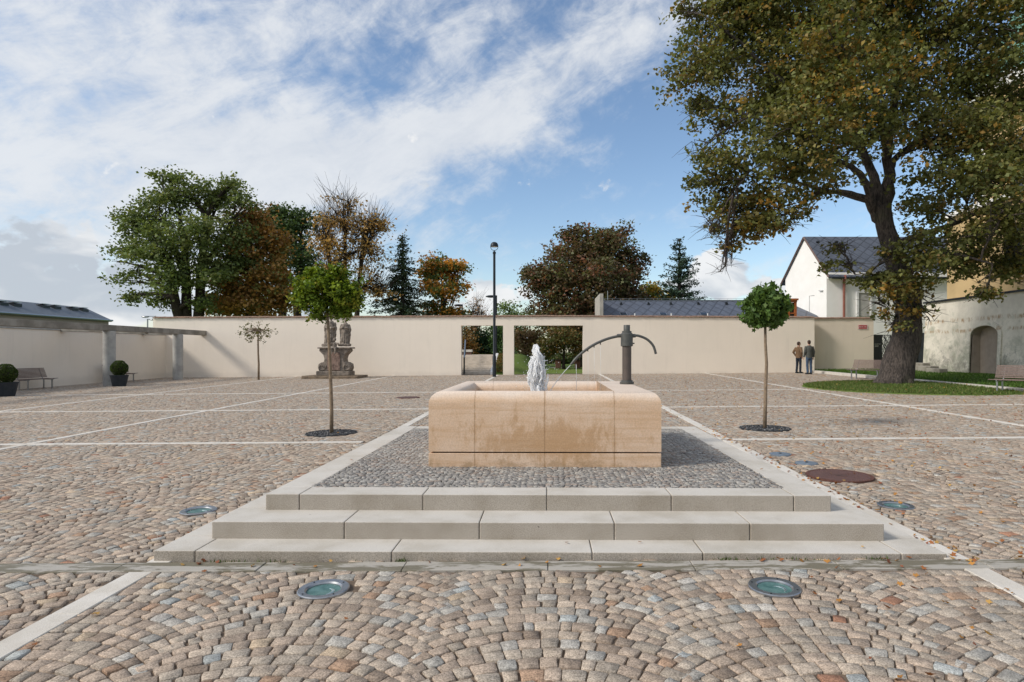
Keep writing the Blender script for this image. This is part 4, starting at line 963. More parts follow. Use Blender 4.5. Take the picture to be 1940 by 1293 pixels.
# ------------------------------------------------------------------ PEOPLE
skin = plain('skin', (0.50, 0.30, 0.22), (0.46, 0.27, 0.20), 8, 0.6, bump=0)
def person(p, rz, H, lab, jac, tro, hair_c, arms, head_turn=0.0, stance=0.0):
    s = H / 1.8; root = empty('person', (p.x, p.y, gz(p.x, p.y)), rz, label=lab, cat='person'); V_ = lambda x, y, z: Vector((x * s, y * s, z * s))
    # faces +Y in its own frame
    A = {'side': lambda q: [V_(q * .19, 0, 1.46), V_(q * .245, -.02, 1.18), V_(q * .26, .06, .90)],
         'pocket': lambda q: [V_(q * .19, 0, 1.46), V_(q * .29, -.10, 1.20), V_(q * .20, .04, .96)]}[arms]
    fx = 0.09
    legs = {q: [V_(q * .09, 0, .93), V_(q * .095, .015 + stance * q * .05, .50), V_(q * fx, -.02 + stance * q * .12, .09)] for q in (-1, 1)}
    body = MB()
    body.tube([V_(0, 0, .88), V_(0, .01, 1.05), V_(0, 0, 1.25), V_(0, 0, 1.42), V_(0, 0, 1.50)], [.14 * s, .13 * s, .15 * s, .15 * s, .07 * s], 14, ell=(1.05, .72))
    body.tube([V_(0, 0, 1.46), V_(0, .015, 1.60)], [.062 * s, .055 * s], 10)
    hc = V_(0, .02, 1.685); Rt = Matrix.Rotation(head_turn, 3, 'Z')
    hd = MB(); hd.ell((0, 0, 0), (.075 * s, .095 * s, .115 * s), 16, 12); hd.ell((0, .05 * s, -.06 * s), (.045 * s, .045 * s, .05 * s), 10, 8)
    hd.tube([(0, .088 * s, .01 * s), (0, .115 * s, -.018 * s), (0, .09 * s, -.026 * s)], [.012 * s, .016 * s, .01 * s], 8)
    for q in (-1, 1): hd.ell((q * .077 * s, 0, 0), (.012 * s, .022 * s, .03 * s), 8, 6); hd.ell((q * .03 * s, .085 * s, .028 * s), (.02 * s, .012 * s, .009 * s), 8, 6)
    body.add([Rt @ Vector(v) + hc for v in hd.v], hd.f)
    for q in (-1, 1):
        a = A(q); body.tube(a, [.05 * s, .042 * s, .028 * s], 10); w = a[-1]; d = (a[-1] - a[-2]).normalized()
        body.tube([w, w + d * .05 * s, w + d * .09 * s], [.027 * s, .038 * s, .034 * s], 10, ell=(.5, 1.1))
        for f_ in range(4):
            o_ = Vector((0, (f_ - 1.5) * .019 * s, 0)); b = w + d * .085 * s + o_; L_ = (.07, .08, .075, .06)[f_] * s
            body.tube([b, b + d * L_ * .5, b + d * L_ + Vector((-q * .012 * s, 0, 0))], [.0105 * s, .0098 * s, .0085 * s], 6)
        b = w + d * .03 * s + Vector((0, .03 * s, 0)); body.tube([b, b + d * .03 * s + Vector((0, .02 * s, 0)), b + d * .06 * s + Vector((-q * .008, .022 * s, 0))], [.013 * s, .012 * s, .009 * s], 6)
        body.tube(legs[q], [.085 * s, .055 * s, .035 * s], 10)
    o = body.build('body', skin, root); remesh(o, 0.010 * s, 1)
    j = MB(); j.tube([V_(0, 0, .86), V_(0, .01, 1.0), V_(0, .005, 1.15), V_(0, 0, 1.32), V_(0, 0, 1.44), V_(0, 0, 1.53)], [.165 * s, .17 * s, .168 * s, .19 * s, .175 * s, .075 * s], 18, ell=(1.08, .78))
    for q in (-1, 1):
        a = A(q); j.tube([a[0] + V_(-q * .03, 0, .01)] + a[1:2] + [a[1].lerp(a[2], .96)], [.078 * s, .063 * s, .047 * s], 12)
    o = j.build('jacket', jac, root); remesh(o, 0.012 * s, 2, (0.02, 0.09))
    t = MB(); t.tube([V_(0, 0, .82), V_(0, 0, .90), V_(0, 0, .99)], [.145 * s, .15 * s, .14 * s], 16, ell=(1.05, .8))
    for q in (-1, 1): t.tube(legs[q], [.092 * s, .068 * s, .06 * s], 12)
    o = t.build('jeans', tro, root); remesh(o, 0.012 * s, 2, (0.016, 0.08))
    for q in (-1, 1):
        f_ = legs[q][-1]; sh = MB(); sh.tube([Vector((f_.x, f_.y - .06 * s, .045 * s)), Vector((f_.x, f_.y + .06 * s, .05 * s)), Vector((f_.x + q * .02, f_.y + .2 * s, .03 * s))], [.045 * s, .052 * s, .03 * s], 10, ell=(1.0, 1.0))
        o = sh.build('shoe', M['pot'], root, smooth=True)
    h = MB(); h.ell((0, -.012 * s, .03 * s), (.087 * s, .10 * s, .10 * s), 14, 10); h.ell((0, -.035 * s, -.02 * s), (.082 * s, .07 * s, .085 * s), 12, 8)
    hh = MB(); hh.add([Rt @ Vector(v) + hc for v in h.v], h.f); o = hh.build('hair', hair_c, root); remesh(o, 0.012 * s, 1, (0.012, 0.03))
cloth = lambda n, a, b, sc_=30: plain(n, a, b, sc_, 0.95, bump=0.3, bs=200)
hair = plain('brown_hair', (0.05, 0.028, 0.018), None, 40, 0.6)
person(gnd(1513, 707.5), R(-62), 1.76, 'man in brown jacket and dark jeans, turned sideways, hands at his pockets', cloth('brown_tweed', (0.17, 0.105, 0.06), (0.12, 0.075, 0.045)), cloth('dark_denim', (0.018, 0.024, 0.036), (0.025, 0.032, 0.045)), hair, 'pocket', head_turn=R(-25), stance=0.4)
person(gnd(1533, 709.5), R(4), 1.83, 'man in grey jacket and blue jeans, standing with his back to the court', cloth('grey_tweed', (0.095, 0.10, 0.09), (0.07, 0.075, 0.07)), cloth('blue_denim', (0.07, 0.11, 0.17), (0.045, 0.07, 0.12), 9), hair, 'side')

# ------------------------------------------------------------------ RIGHT: LAWN, KERB, STAINED WALL, TREE
def blades(name, pts, h, pal, parent=None, kind='stuff', label=None, lean=0.5):
    n = len(pts); a = rng.uniform(0, 2 * math.pi, n); d = np.stack([np.cos(a), np.sin(a), np.zeros(n)], 1); hh = (h * rng.uniform(0.5, 1.3, n))[:, None]
    l = rng.normal(size=(n, 3)) * lean; l[:, 2] = 1; l /= np.linalg.norm(l, axis=1)[:, None]
    V = np.stack([pts - d * hh * .16, pts + d * hh * .16, pts + l * hh], 1)
    o = np_mesh(name, V.reshape(-1, 3), [np.arange(n * 3).reshape(n, 3)], M['leaf'], parent, colors=np.repeat(pick(pal, n) * rng.uniform(.7, 1.3, (n, 1)), 3, axis=0))
    o['kind'] = kind
    if label: tag(o, label, 'grass')
    return o
def green_right():
    pts = []; n = 72
    for i in range(n):
        a = 2 * math.pi * i / n; x = GC.x + GR * math.cos(a) * (1 + .012 * math.sin(5 * a)); y = GC.y + GR * math.sin(a) * (1 + .012 * math.sin(5 * a)); x = min(x, XR - 0.01); pts.append((x, y))
    V = [(x, y, gz(x, y) - 0.02) for x, y in pts] + [(GC.x + (x - GC.x) * .97, GC.y + (y - GC.y) * .97, gz(x, y) + 0.03) for x, y in pts] + [(GC.x, GC.y, gz(GC.x, GC.y) + .10)]
    Fc = [(i, (i + 1) % n, n + (i + 1) % n, n + i) for i in range(n)] + [(n + i, n + (i + 1) % n, 2 * n) for i in range(n)]
    tag(MB().add(V, Fc).build('tree_lawn', M['lawn'], smooth=True), kind='structure')
    m_ = 34000; a = rng.uniform(0, 2 * math.pi, m_); r = GR * .985 * np.sqrt(rng.uniform(0, 1, m_)); x = GC.x + r * np.cos(a); y = GC.y + r * np.sin(a); k = x < XR - 0.03; x, y, r = x[k], y[k], r[k]
    z = 0.0085 * x + 0.0075 * (y - 4.4) + 0.03 + 0.07 * (1 - r / GR)
    blades('grass', np.stack([x, y, z], 1), 0.075, [(0.085, 0.145, 0.026), (0.115, 0.175, 0.035), (0.06, 0.10, 0.02), (0.19, 0.19, 0.07)], label='mown green grass in the ring round the old leaning tree')
    # kerb and bank behind it
    mb = MB(); y = 12.0
    while y < YW - 0.05:
        y1 = min(y + 1.2, YW - 0.02); z0 = gz(XR, (y + y1) / 2)
        mb.add([(x, q, gz(x, q) + z) for z in (-.06, .13) for q in (y + .003, y1 - .003) for x in (XR, XR + .32)], [(0, 2, 3, 1), (4, 5, 7, 6), (0, 1, 5, 4), (2, 6, 7, 3), (0, 4, 6, 2), (1, 3, 7, 5)]); y = y1
    tag(mb.build('kerb', M['granite'], bev=0.012), kind='structure')
    V = []; xs = [XR + .32, 17, 19, 23, 30]; ys = [8, 14, 20, 26, 32, 36.45]
    for q in ys:
        for x in xs: V.append((x, q, gz(x, q) + 0.10 + 0.04 * (x > 16) ))
    nx = len(xs); Fc = [(j * nx + i, j * nx + i + 1, (j + 1) * nx + i + 1, (j + 1) * nx + i) for j in range(len(ys) - 1) for i in range(nx - 1)]
    tag(MB().add(V, Fc).build('bank_lawn', M['lawn']), kind='structure')
    m_ = 26000; x = rng.uniform(XR + .35, 21.2, m_); y = rng.uniform(16, 36.3, m_)
    k = (x < 20.4); x, y = x[k], y[k]
    blades('grass', np.stack([x, y, 0.0085 * x + 0.0075 * (y - 4.4) + 0.12], 1), 0.10, [(0.06, 0.13, 0.018), (0.09, 0.16, 0.03), (0.05, 0.09, 0.015)], label='longer green grass on the bank between the kerb and the stained wall')
green_right()
def m_stained():
    t = NT('stained_old_plaster'); x = t.xyz()
    c = t.mix(t.ramp(t.noise(0.9, 7, 0.65), 0.35, 0.7), (0.74, 0.69, 0.59), (0.58, 0.54, 0.46))
    # grey-green moss low down and toward the near end
    g = t.ramp(t.math('ADD', t.noise(1.1, 9, 0.72, 0.4), t.math('MULTIPLY', t.math('SUBTRACT', 2.0, x[2]), 0.06)), 0.44, 0.64)
    c = t.mix(t.math('MULTIPLY', g, 0.62), c, (0.27, 0.285, 0.21))
    g2 = t.ramp(t.math('ADD', t.noise(3.1, 9, 0.75, 0.6), t.math('MULTIPLY', t.math('SUBTRACT', 1.4, x[2]), 0.12)), 0.47, 0.66)
    c = t.mix(t.math('MULTIPLY', g2, 0.6), c, (0.12, 0.115, 0.10))
    # rusty run marks in two bands
    for zc_, w_ in ((3.15, 0.09), (2.62, 0.07)):
        zz = t.math('ADD', x[2], t.math('MULTIPLY', t.noise(0.7, 3), 0.35)); d = t.math('ABSOLUTE', t.math('SUBTRACT', zz, zc_ + 0.17)); b = t.ramp(d, w_ * .4, w_ * 1.8, 1.0, 0.0)
        s = t.ramp(t.noise(4, 7, 0.8, 0.4, (1, 1.3, 0.35)), 0.46, 0.62)
        c = t.mix(t.math('MULTIPLY', t.math('MULTIPLY', b, s), 0.85), c, (0.30, 0.17, 0.06))
    t.base(c); t.set('Roughness', 0.95); t.bump(t.noise(7, 8, 0.7), 0.5, 0.05); return t.m
M['stained'] = m_stained()
def stained_wall():
    X0 = 20.9; root = empty('retaining_wall', (X0, 28, 0), label='old white plaster retaining wall with moss and rust stains and an arched niche, at the right', cat='wall')
    ys = 34.5; zt = 4.2; bat = 0.05; mb = MB()
    an = [gnd(1893, 722), gnd(1835, 715)]
    ya, yb = 20.9 * F / (1889 - 1037.), 20.9 * F / (1837 - 1037.)            # niche in y: near and far jamb
    zs_, zc0 = at(1860, 635, (ya + yb) / 2).z, at(1860, 617, (ya + yb) / 2).z
    fx = lambda z: X0 - bat * (zt - z) 
    n = 12; arch = [(ya + (yb - ya) * (0.5 - 0.5 * math.cos(math.pi * i / n)), zs_ + (zc0 - zs_) * math.sin(math.pi * i / n)) for i in range(n + 1)]
    # wall face as strips either side and above the arch
    def strip(y0, y1, za, zb_, k=8):
        for i in range(k):
            a = y0 + (y1 - y0) * i / k; b = y0 + (y1 - y0) * (i + 1) / k
            for (z0, z1) in ((za, (za + zb_) / 2), ((za + zb_) / 2, zb_)): mb.quad((fx(z0), a, z0), (fx(z0), b, z0), (fx(z1), b, z1), (fx(z1), a, z1))
    strip(10, ya, -0.2, zt, 10); strip(yb, ys, -0.2, zt, 6)
    for i in range(n):
        (a, za), (b, zb_) = arch[i], arch[i + 1]; mb.quad((fx(za), a, za), (fx(zb_), b, zb_), (fx(zt), b, zt), (fx(zt), a, zt))
    mb.quad((fx(-.2), ys, -.2), (X0 + 3, ys, -.2), (X0 + 3, ys, zt), (fx(zt), ys, zt)); mb.quad((fx(zt), 10, zt), (fx(zt), ys, zt), (X0 + 3, ys, zt), (X0 + 3, 10, zt))
    mb.build('wall', M['stained'], root, world=True)
    rv = MB(); full = [(ya, 0.2)] + arch + [(yb, 0.2)]
    for (a, za), (b, zb_) in zip(full[:-1], full[1:]): rv.quad((fx(za), a, za), (fx(zb_), b, zb_), (X0 + .35, b, zb_), (X0 + .35, a, za))
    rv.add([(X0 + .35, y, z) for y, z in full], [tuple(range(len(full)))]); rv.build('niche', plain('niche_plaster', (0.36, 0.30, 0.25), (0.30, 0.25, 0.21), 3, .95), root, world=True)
    sr = MB()
    outr = [(ya - .22, 0.2)] + [(ya - .22 + (yb - ya + .44) * (0.5 - 0.5 * math.cos(math.pi * i / n)), zs_ + (zc0 + .24 - zs_) * math.sin(math.pi * i / n)) for i in range(n + 1)] + [(yb + .22, 0.2)]
    for i in range(len(full) - 1):
        a, b, c, d = full[i], full[i + 1], outr[i + 1], outr[i]
        q = [(fx(p[1]) - .06, p[0], p[1]) for p in (a, b, c, d)]; sr.quad(*q)
        sr.quad((fx(a[1]) - .06, a[0], a[1]), (fx(b[1]) - .06, b[0], b[1]), (fx(b[1]) + .05, b[0], b[1]), (fx(a[1]) + .05, a[0], a[1]))
        sr.quad((fx(d[1]) - .06, d[0], d[1]), (fx(c[1]) - .06, c[0], c[1]), (fx(c[1]) + .05, c[0], c[1]), (fx(d[1]) + .05, d[0], d[1]))
    sr.build('niche_surround', M['stained'], root, world=True)
    MB().box(X0 - .12, X0 + 1.2, 10, ys + .08, zt + .002, zt + .09).build('coping', M['dark_metal'], root, world=True)
stained_wall()
def stone_steps():
    pts = [(1745, 688, 1760, 706), (1760, 694, 1777, 708), (1777, 699, 1793, 712), (1793, 711, 1810, 718)]
    for i, (u0, v0, u1, v1) in enumerate(pts):
        Y = (33.2, 32.0, 30.8, 29.6)[i]; a, b = at(u0, v0, Y), at(u1, v1, Y); root = empty('stone_block', ((a.x + b.x) / 2, Y, b.z), label='grey stone block at the foot of the stained wall, %s of four' % ('tallest and farthest', 'second tallest', 'third', 'lowest and nearest')[i], cat='stone block', group='grey stone blocks stepping down along the stained wall')
        MB().box(a.x, b.x, Y - .1, Y + 1.0, gz(a.x, Y), a.z).build('block', M['conc_dark'], root, world=True, bev=0.03)
stone_steps()

# ---- the old leaning lime tree
def old_tree():
    Y = 23.6; root = empty('old_tree', (at(1692, 728, Y).x, Y, gz(13.4, Y)), label='huge old lime tree with leaning dark trunk and browning crown, in the grass ring', cat='tree')
    o = np.array(root.location); base = root.location
    P_ = lambda u, v, dy=0: at(u, v, Y + dy)
    mb = MB(); k = Y / F
    path = [P_(1690, 735), P_(1695, 718), P_(1703, 690), P_(1711, 660), P_(1719, 625), P_(1722, 590), P_(1716, 550), P_(1704, 515), P_(1692, 478), P_(1682, 445), P_(1674, 415), P_(1670, 390)]
    rad = [33, 30, 28, 27, 24, 22, 20.5, 19, 17.5, 16, 15, 14]
    mb.tube(smoothpath(path, 3), [float(np.interp(i / 3, range(len(rad)), rad)) * k for i in range((len(path) - 1) * 3 + 1)], 18, wob=0.07)
    for a in (-2.6, -1.8, -0.9, 0.2, 1.1, 2.2):   # root flare
        d = Vector((math.cos(a), math.sin(a), 0)); mb.tube([P_(1698, 704) + d * .25, P_(1693, 722) + d * .5, P_(1692, 732) + d * .72], [.24, .18, .08], 8)
    limbs = [([(1672, 430), (1655, 405), (1640, 380), (1612, 368), (1578, 364), (1545, 372), (1500, 400)], 0, 8.5), ([(1655, 400), (1642, 350), (1628, 330), (1600, 312), (1560, 290), (1500, 250), (1420, 220)], -1.5, 8),
             ([(1672, 400), (1658, 350), (1645, 310), (1632, 280), (1610, 230), (1570, 160), (1540, 60), (1530, -40)], 1, 10), ([(1676, 400), (1684, 350), (1682, 300), (1690, 240), (1700, 150), (1690, 40), (1680, -80)], .5, 12),
             ([(1683, 330), (1695, 305), (1712, 285), (1760, 250), (1830, 190), (1900, 130)], 1.5, 7), ([(1690, 470), (1730, 450), (1790, 430), (1860, 400), (1930, 380)], -1.5, 7), ([(1710, 540), (1745, 500), (1800, 480), (1880, 500)], -2.5, 6),
             ([(1645, 310), (1600, 250), (1500, 170), (1400, 80), (1350, 40)], -1, 6), ([(1700, 150), (1760, 90), (1830, 20), (1880, -60)], 0, 7), ([(1560, 290), (1480, 295), (1420, 325), (1390, 370)], -2, 2.6), ([(1640, 380), (1560, 360), (1450, 330), (1340, 300)], 2.5, 5),
             ([(1715, 560), (1690, 530), (1660, 520), (1620, 520)], -1.2, 3), ([(1682, 300), (1660, 200), (1640, 100), (1610, 0)], -2, 7)]
    lps = []
    for pts, dy, r in limbs:
        n = len(pts); lp = smoothpath([P_(u, v, dy * i / (n - 1)) for i, (u, v) in enumerate(pts)], 3); lps.append(lp)
        mb.tube(wiggly(lp, .05), [r * k * (1 - .78 * i / (len(lp) - 1)) for i in range(len(lp))], 9)
    bl = [(1500, 60, 170, 130, 0), (1380, 60, 95, 90, 0), (1360, 140, 80, 80, -1), (1370, 230, 72, 75, 1), (1390, 310, 80, 62, -1), (1360, 370, 42, 42, 0), (1420, 390, 88, 55, 0), (1390, 445, 60, 40, 0), (1385, 482, 28, 26, 0), (1350, 425, 36, 26, 1),
          (1450, 430, 55, 36, -1), (1490, 330, 90, 70, -2), (1530, 240, 120, 100, -3), (1470, 180, 110, 100, 2), (1600, 130, 150, 140, -2), (1620, 20, 170, 120, 1), (1700, 180, 120, 110, 0), (1560, 360, 52, 30, -1), (1500, 415, 34, 24, 0),
          (1560, 300, 90, 55, 2), (1660, 250, 70, 50, -2), (1780, 60, 140, 120, 0), (1850, 180, 110, 90, 1), (1780, 260, 90, 62, -1), (1900, 60, 90, 100, -1), (1900, 290, 90, 80, 0), (1820, 350, 110, 60, -2), (1760, 400, 70, 50, 1),
          (1880, 420, 90, 70, -2), (1840, 480, 90, 50, 0), (1930, 500, 70, 60, -1), (1770, 480, 60, 45, -2), (1870, 545, 16, 24, -2.2), (1905, 520, 50, 26, 0), (1700, 480, 42, 28, -2), (1690, 540, 52, 40, -1.4), (1740, 560, 44, 40, -1.2), (1700, 590, 42, 34, -1.3),
          (1665, 530, 34, 18, -1), (1600, 500, 30, 13, -1.2), (1668, 578, 24, 12, -1.2), (1755, 600, 26, 20, -1), (1695, 625, 20, 14, -1.2), (1590, 465, 28, 10, -1), 
          (1420, -10, 120, 80, 0), (1680, -90, 230, 110, 0), (1330, 285, 28, 26, 0), (1300, 130, 26, 22, 0), (1320, 200, 26, 26, 0), (1325, 345, 24, 22, 0), (1300, 20, 22, 30, 0), (1540, 150, 60, 60, 0), (1980, 200, 90, 200, 0), (2000, 450, 80, 110, 0), (1890, 330, 80, 60, -2.5), (1850, 250, 80, 60, -2), (1900, 400, 80, 60, -3), (1345, 440, 28, 14, 0), (1372, 505, 16, 14, 0)]
    blobs = [pb(u, v, ru, rv, Y, dy, 0.72) for u, v, ru, rv, dy in bl]
    n = 8800; P, bi = clumps(blobs, n, 0.42); per = rng.integers(7, 20, n); idx = np.repeat(np.arange(n), per)
    C = P[idx] + rng.normal(size=(len(idx), 3)) * np.array([.19, .19, .10])
    pal = [(0.13, 0.135, 0.042), (0.10, 0.112, 0.036), (0.175, 0.15, 0.05), (0.23, 0.155, 0.05)]
    cc = pick(pal, n, [.42, .36, .17, .05]) * rng.uniform(.75, 1.55, (n, 1))
    # the outer lower-left twigs and the sprouts on the trunk have turned yellow
    uu = 1037 + P[:, 0] / P[:, 1] * F; vv = V0 - (P[:, 2] - EYE) / P[:, 1] * F
    yel = np.clip((vv - 360) / 130, 0, 1) * (uu < 1520) * .8 + np.exp(-(((uu - 1700) / 70) ** 2 + ((vv - 585) / 45) ** 2)) * .6 + .25 * np.exp(-(((uu - 1620) / 160) ** 2 + ((vv - 130) / 160) ** 2))
    pk = rng.uniform(0, 1, n) < yel * .75
    cc[pk] = pick([(0.34, 0.20, 0.045), (0.42, 0.24, 0.055), (0.24, 0.17, 0.04)], int(pk.sum())) * rng.uniform(.7, 1.2, (int(pk.sum()), 1))
    leaves('crown', C - o, 0.145, cc[idx], root, M['leaf'], up=.3, droop=.6)
    allp = [p for lp in lps for p in lp]; arr = np.array([tuple(p) for p in allp])
    for b in blobs:
        c = Vector(b[:3]); d = np.linalg.norm(arr - np.array(c), axis=1); s = allp[int(d.argmin())]; L_ = (c - s).length
        lp = wiggly(curve_path(s, c, (0, 0, L_ * .08), 6), L_ * .025); mb.tube(lp, [.048 * (1 - .8 * q / 6) * min(1.4, .5 + L_ / 5) for q in range(7)], 6, caps=False)
        for _ in range(9):
            e = c + Vector((random.uniform(-1, 1) * b[3], random.uniform(-1, 1) * b[4], random.uniform(-1, 1) * b[5])) * .75; s2 = random.choice(lp[2:]); LL = (e - s2).length
            lp2 = wiggly(curve_path(s2, e, (0, 0, LL * .06), 4), LL * .03); mb.tube(lp2, [.032, .026, .02, .013, .006], 4, caps=False)
            for _ in range(3):
                s3 = random.choice(lp2[1:]); e3 = s3 + Vector((random.uniform(-1, 1), random.uniform(-1, 1), random.uniform(-.7, .6))) * .75; mb.tube(curve_path(s3, e3, (0, 0, .05), 2), [.011, .008, .004], 3, caps=False)
    mb.build('trunk', M['old_bark'], root, smooth=True, world=True, recalc=False)
def m_bark():
    t = NT('furrowed_bark'); n = t.noise(6, 8, 0.7, 0.8, (3.2, 3.2, 0.6)); c = t.mix(t.ramp(n, 0.38, 0.62), (0.030, 0.024, 0.021), (0.115, 0.092, 0.078))
    g = t.ramp(t.noise(1.2, 4), 0.55, 0.7); c = t.mix(t.math('MULTIPLY', g, 0.3), c, (0.07, 0.08, 0.03)); t.base(c); t.set('Roughness', 0.95); t.bump(n, 1.0, 0.06); return t.m
M['old_bark'] = m_bark()
old_tree()

# ------------------------------------------------------------------ BUILDINGS
def white_house():
    A = at(1566, 516, 42.0); A.z = 0; B_ = Vector((at(1488, 600, 45.9).x, 45.9, 0)); d = Vector((1, 0.02, 0)); L_ = 11.5
    ze = at(1566, 516, 42.0).z; zr = at(1526, 452, 43.95).z; C_ = A + d * L_; D_ = B_ + d * L_
    root = empty('white_house', (A.x, A.y, 0), label='white gabled house with dark slate roof behind the wall, right of centre', cat='house'); M0 = (A + B_) / 2; M1 = (C_ + D_) / 2
    z = lambda p, h: (p.x, p.y, h)
    mb = MB(); mb.add([z(A, -.2), z(B_, -.2), z(C_, -.2), z(D_, -.2), z(A, ze), z(B_, ze), z(C_, ze), z(D_, ze), z(M0, zr), z(M1, zr)],
                      [(0, 1, 5, 8, 4), (0, 2, 6, 4), (2, 3, 7, 9, 6), (1, 3, 7, 5)]); mb.build('wall', M['white_plaster'], root, world=True)
    # roof: two slopes, a little overhang and thickness
    ov = (A - B_).normalized() * 0.35; up = Vector((0, 0, .12)); dz = Vector((0, 0, -(zr - ze) / ((A - B_).length / 2) * 0.35)); e0 = -d * 0.08
    def slope(p, q, s):
        a = Vector(z(p, ze)) + s * ov + dz + e0; b = Vector(z(q, ze)) + s * ov + dz; c = Vector(z(M1, zr)); e = Vector(z(M0, zr)) + e0
        m_ = MB(); v = [a, b, c, e]; v2 = [x + up for x in v]; m_.add(v + v2, [(0, 1, 2, 3), (4, 5, 6, 7), (0, 1, 5, 4), (1, 2, 6, 5), (2, 3, 7, 6), (3, 0, 4, 7)]); return m_
    rf = slope(A, C_, 1).build('roof', M['slate'], root, world=True); slope(B_, D_, -1).build('roof', M['slate'], root, world=True)
    vg = MB(); a = Vector(z(A, ze)) + ov + dz - d * .12; c = Vector(z(M0, zr)) - d * .12; b = Vector(z(B_, ze)) - ov + dz - d * .12
    for p, q in ((a, c), (b, c)): vg.tube([p + up * .6, q + up * .6], [.07, .07], 4)
    vg.build('verge', plain('brown_verge', (0.17, 0.115, 0.10), None, 6, .7), root, world=True)
    g = MB(); a = Vector(z(A, ze)) + ov + dz + d * .1 + Vector((0, -.06, .02)); g.tube([a, a + d * L_], .075, 8); g.build('gutter', M['dark_metal'], root, world=True)
    cn = MB(); p = at(1566, 530, 41.9); cn.box(A.x + .05, A.x + L_ - .2, 41.78, 42.0 + .2, p.z + .06, p.z + .45); cn.build('eaves_moulding', M['white_plaster'], root, world=True, bev=.03)
    dp = MB(); p = at(1600, 516, 41.7); q = at(1598.5, 527, 41.9); dp.tube([(p.x, 41.6, ze - .5), (p.x, 41.6, q.z + .1), (q.x, 41.85, q.z - .2), (q.x, 41.85, 0.3)], .085, 8); dp.build('downpipe', M['copper_pipe'], root, world=True)
    # blind windows: one on each face, with a real recess framed by a raised surround
    a0, a1 = at(1623.5, 600, 42.2), at(1645, 556, 42.2); w = MB(); t_ = .13
    for (x0, x1, z0, z1) in ((a0.x - t_, a0.x, a0.z, a1.z + t_), (a1.x, a1.x + t_, a0.z, a1.z + t_), (a0.x, a1.x, a1.z, a1.z + t_)): w.box(x0, x1, 41.93, 42.3, z0, z1)
    w.build('window_surround', M['white'], root, world=True)
    MB().box(a0.x, a1.x, 42.0, 42.04, a0.z, a1.z).build('blind_window', M['concrete'], root, world=True)
    gd = (B_ - A).normalized(); nn_ = Vector((gd.y, -gd.x, 0)); nn_ = -nn_ if nn_.x > 0 else nn_
    def gp(u, v):  # point of the gable plane seen at pixel
        o_ = Vector((0, 0, EYE)); r_v = at(u, v, 1.0) - o_; t = (A - o_).dot(nn_) / r_v.dot(nn_); return o_ + r_v * t
    q = [gp(1533.5, 600), gp(1543, 600), gp(1543, 560), gp(1533.5, 561)]; w = MB()
    w.tube([q[0], q[3], q[2]], .03, 4)
    MB().tube([gp(1553.5, 551) + nn_ * .1, gp(1559.5, 551) + nn_ * .1, gp(1559.5, 551)], .04, 6).build('wall_bracket', M['white'], root, world=True)
    w.build('window_surround', plain('pale_grey_trim', (0.5, 0.5, 0.49), None, 3, .9), root, world=True)
    for u in (1547, 1582): p = at(u, 457, 43.3); MB().ell((p.x, p.y - .2, p.z - .1), (.14, .12, .1), 8, 6).build('roof_vent', M['dark_metal'], root, world=True)
white_house()
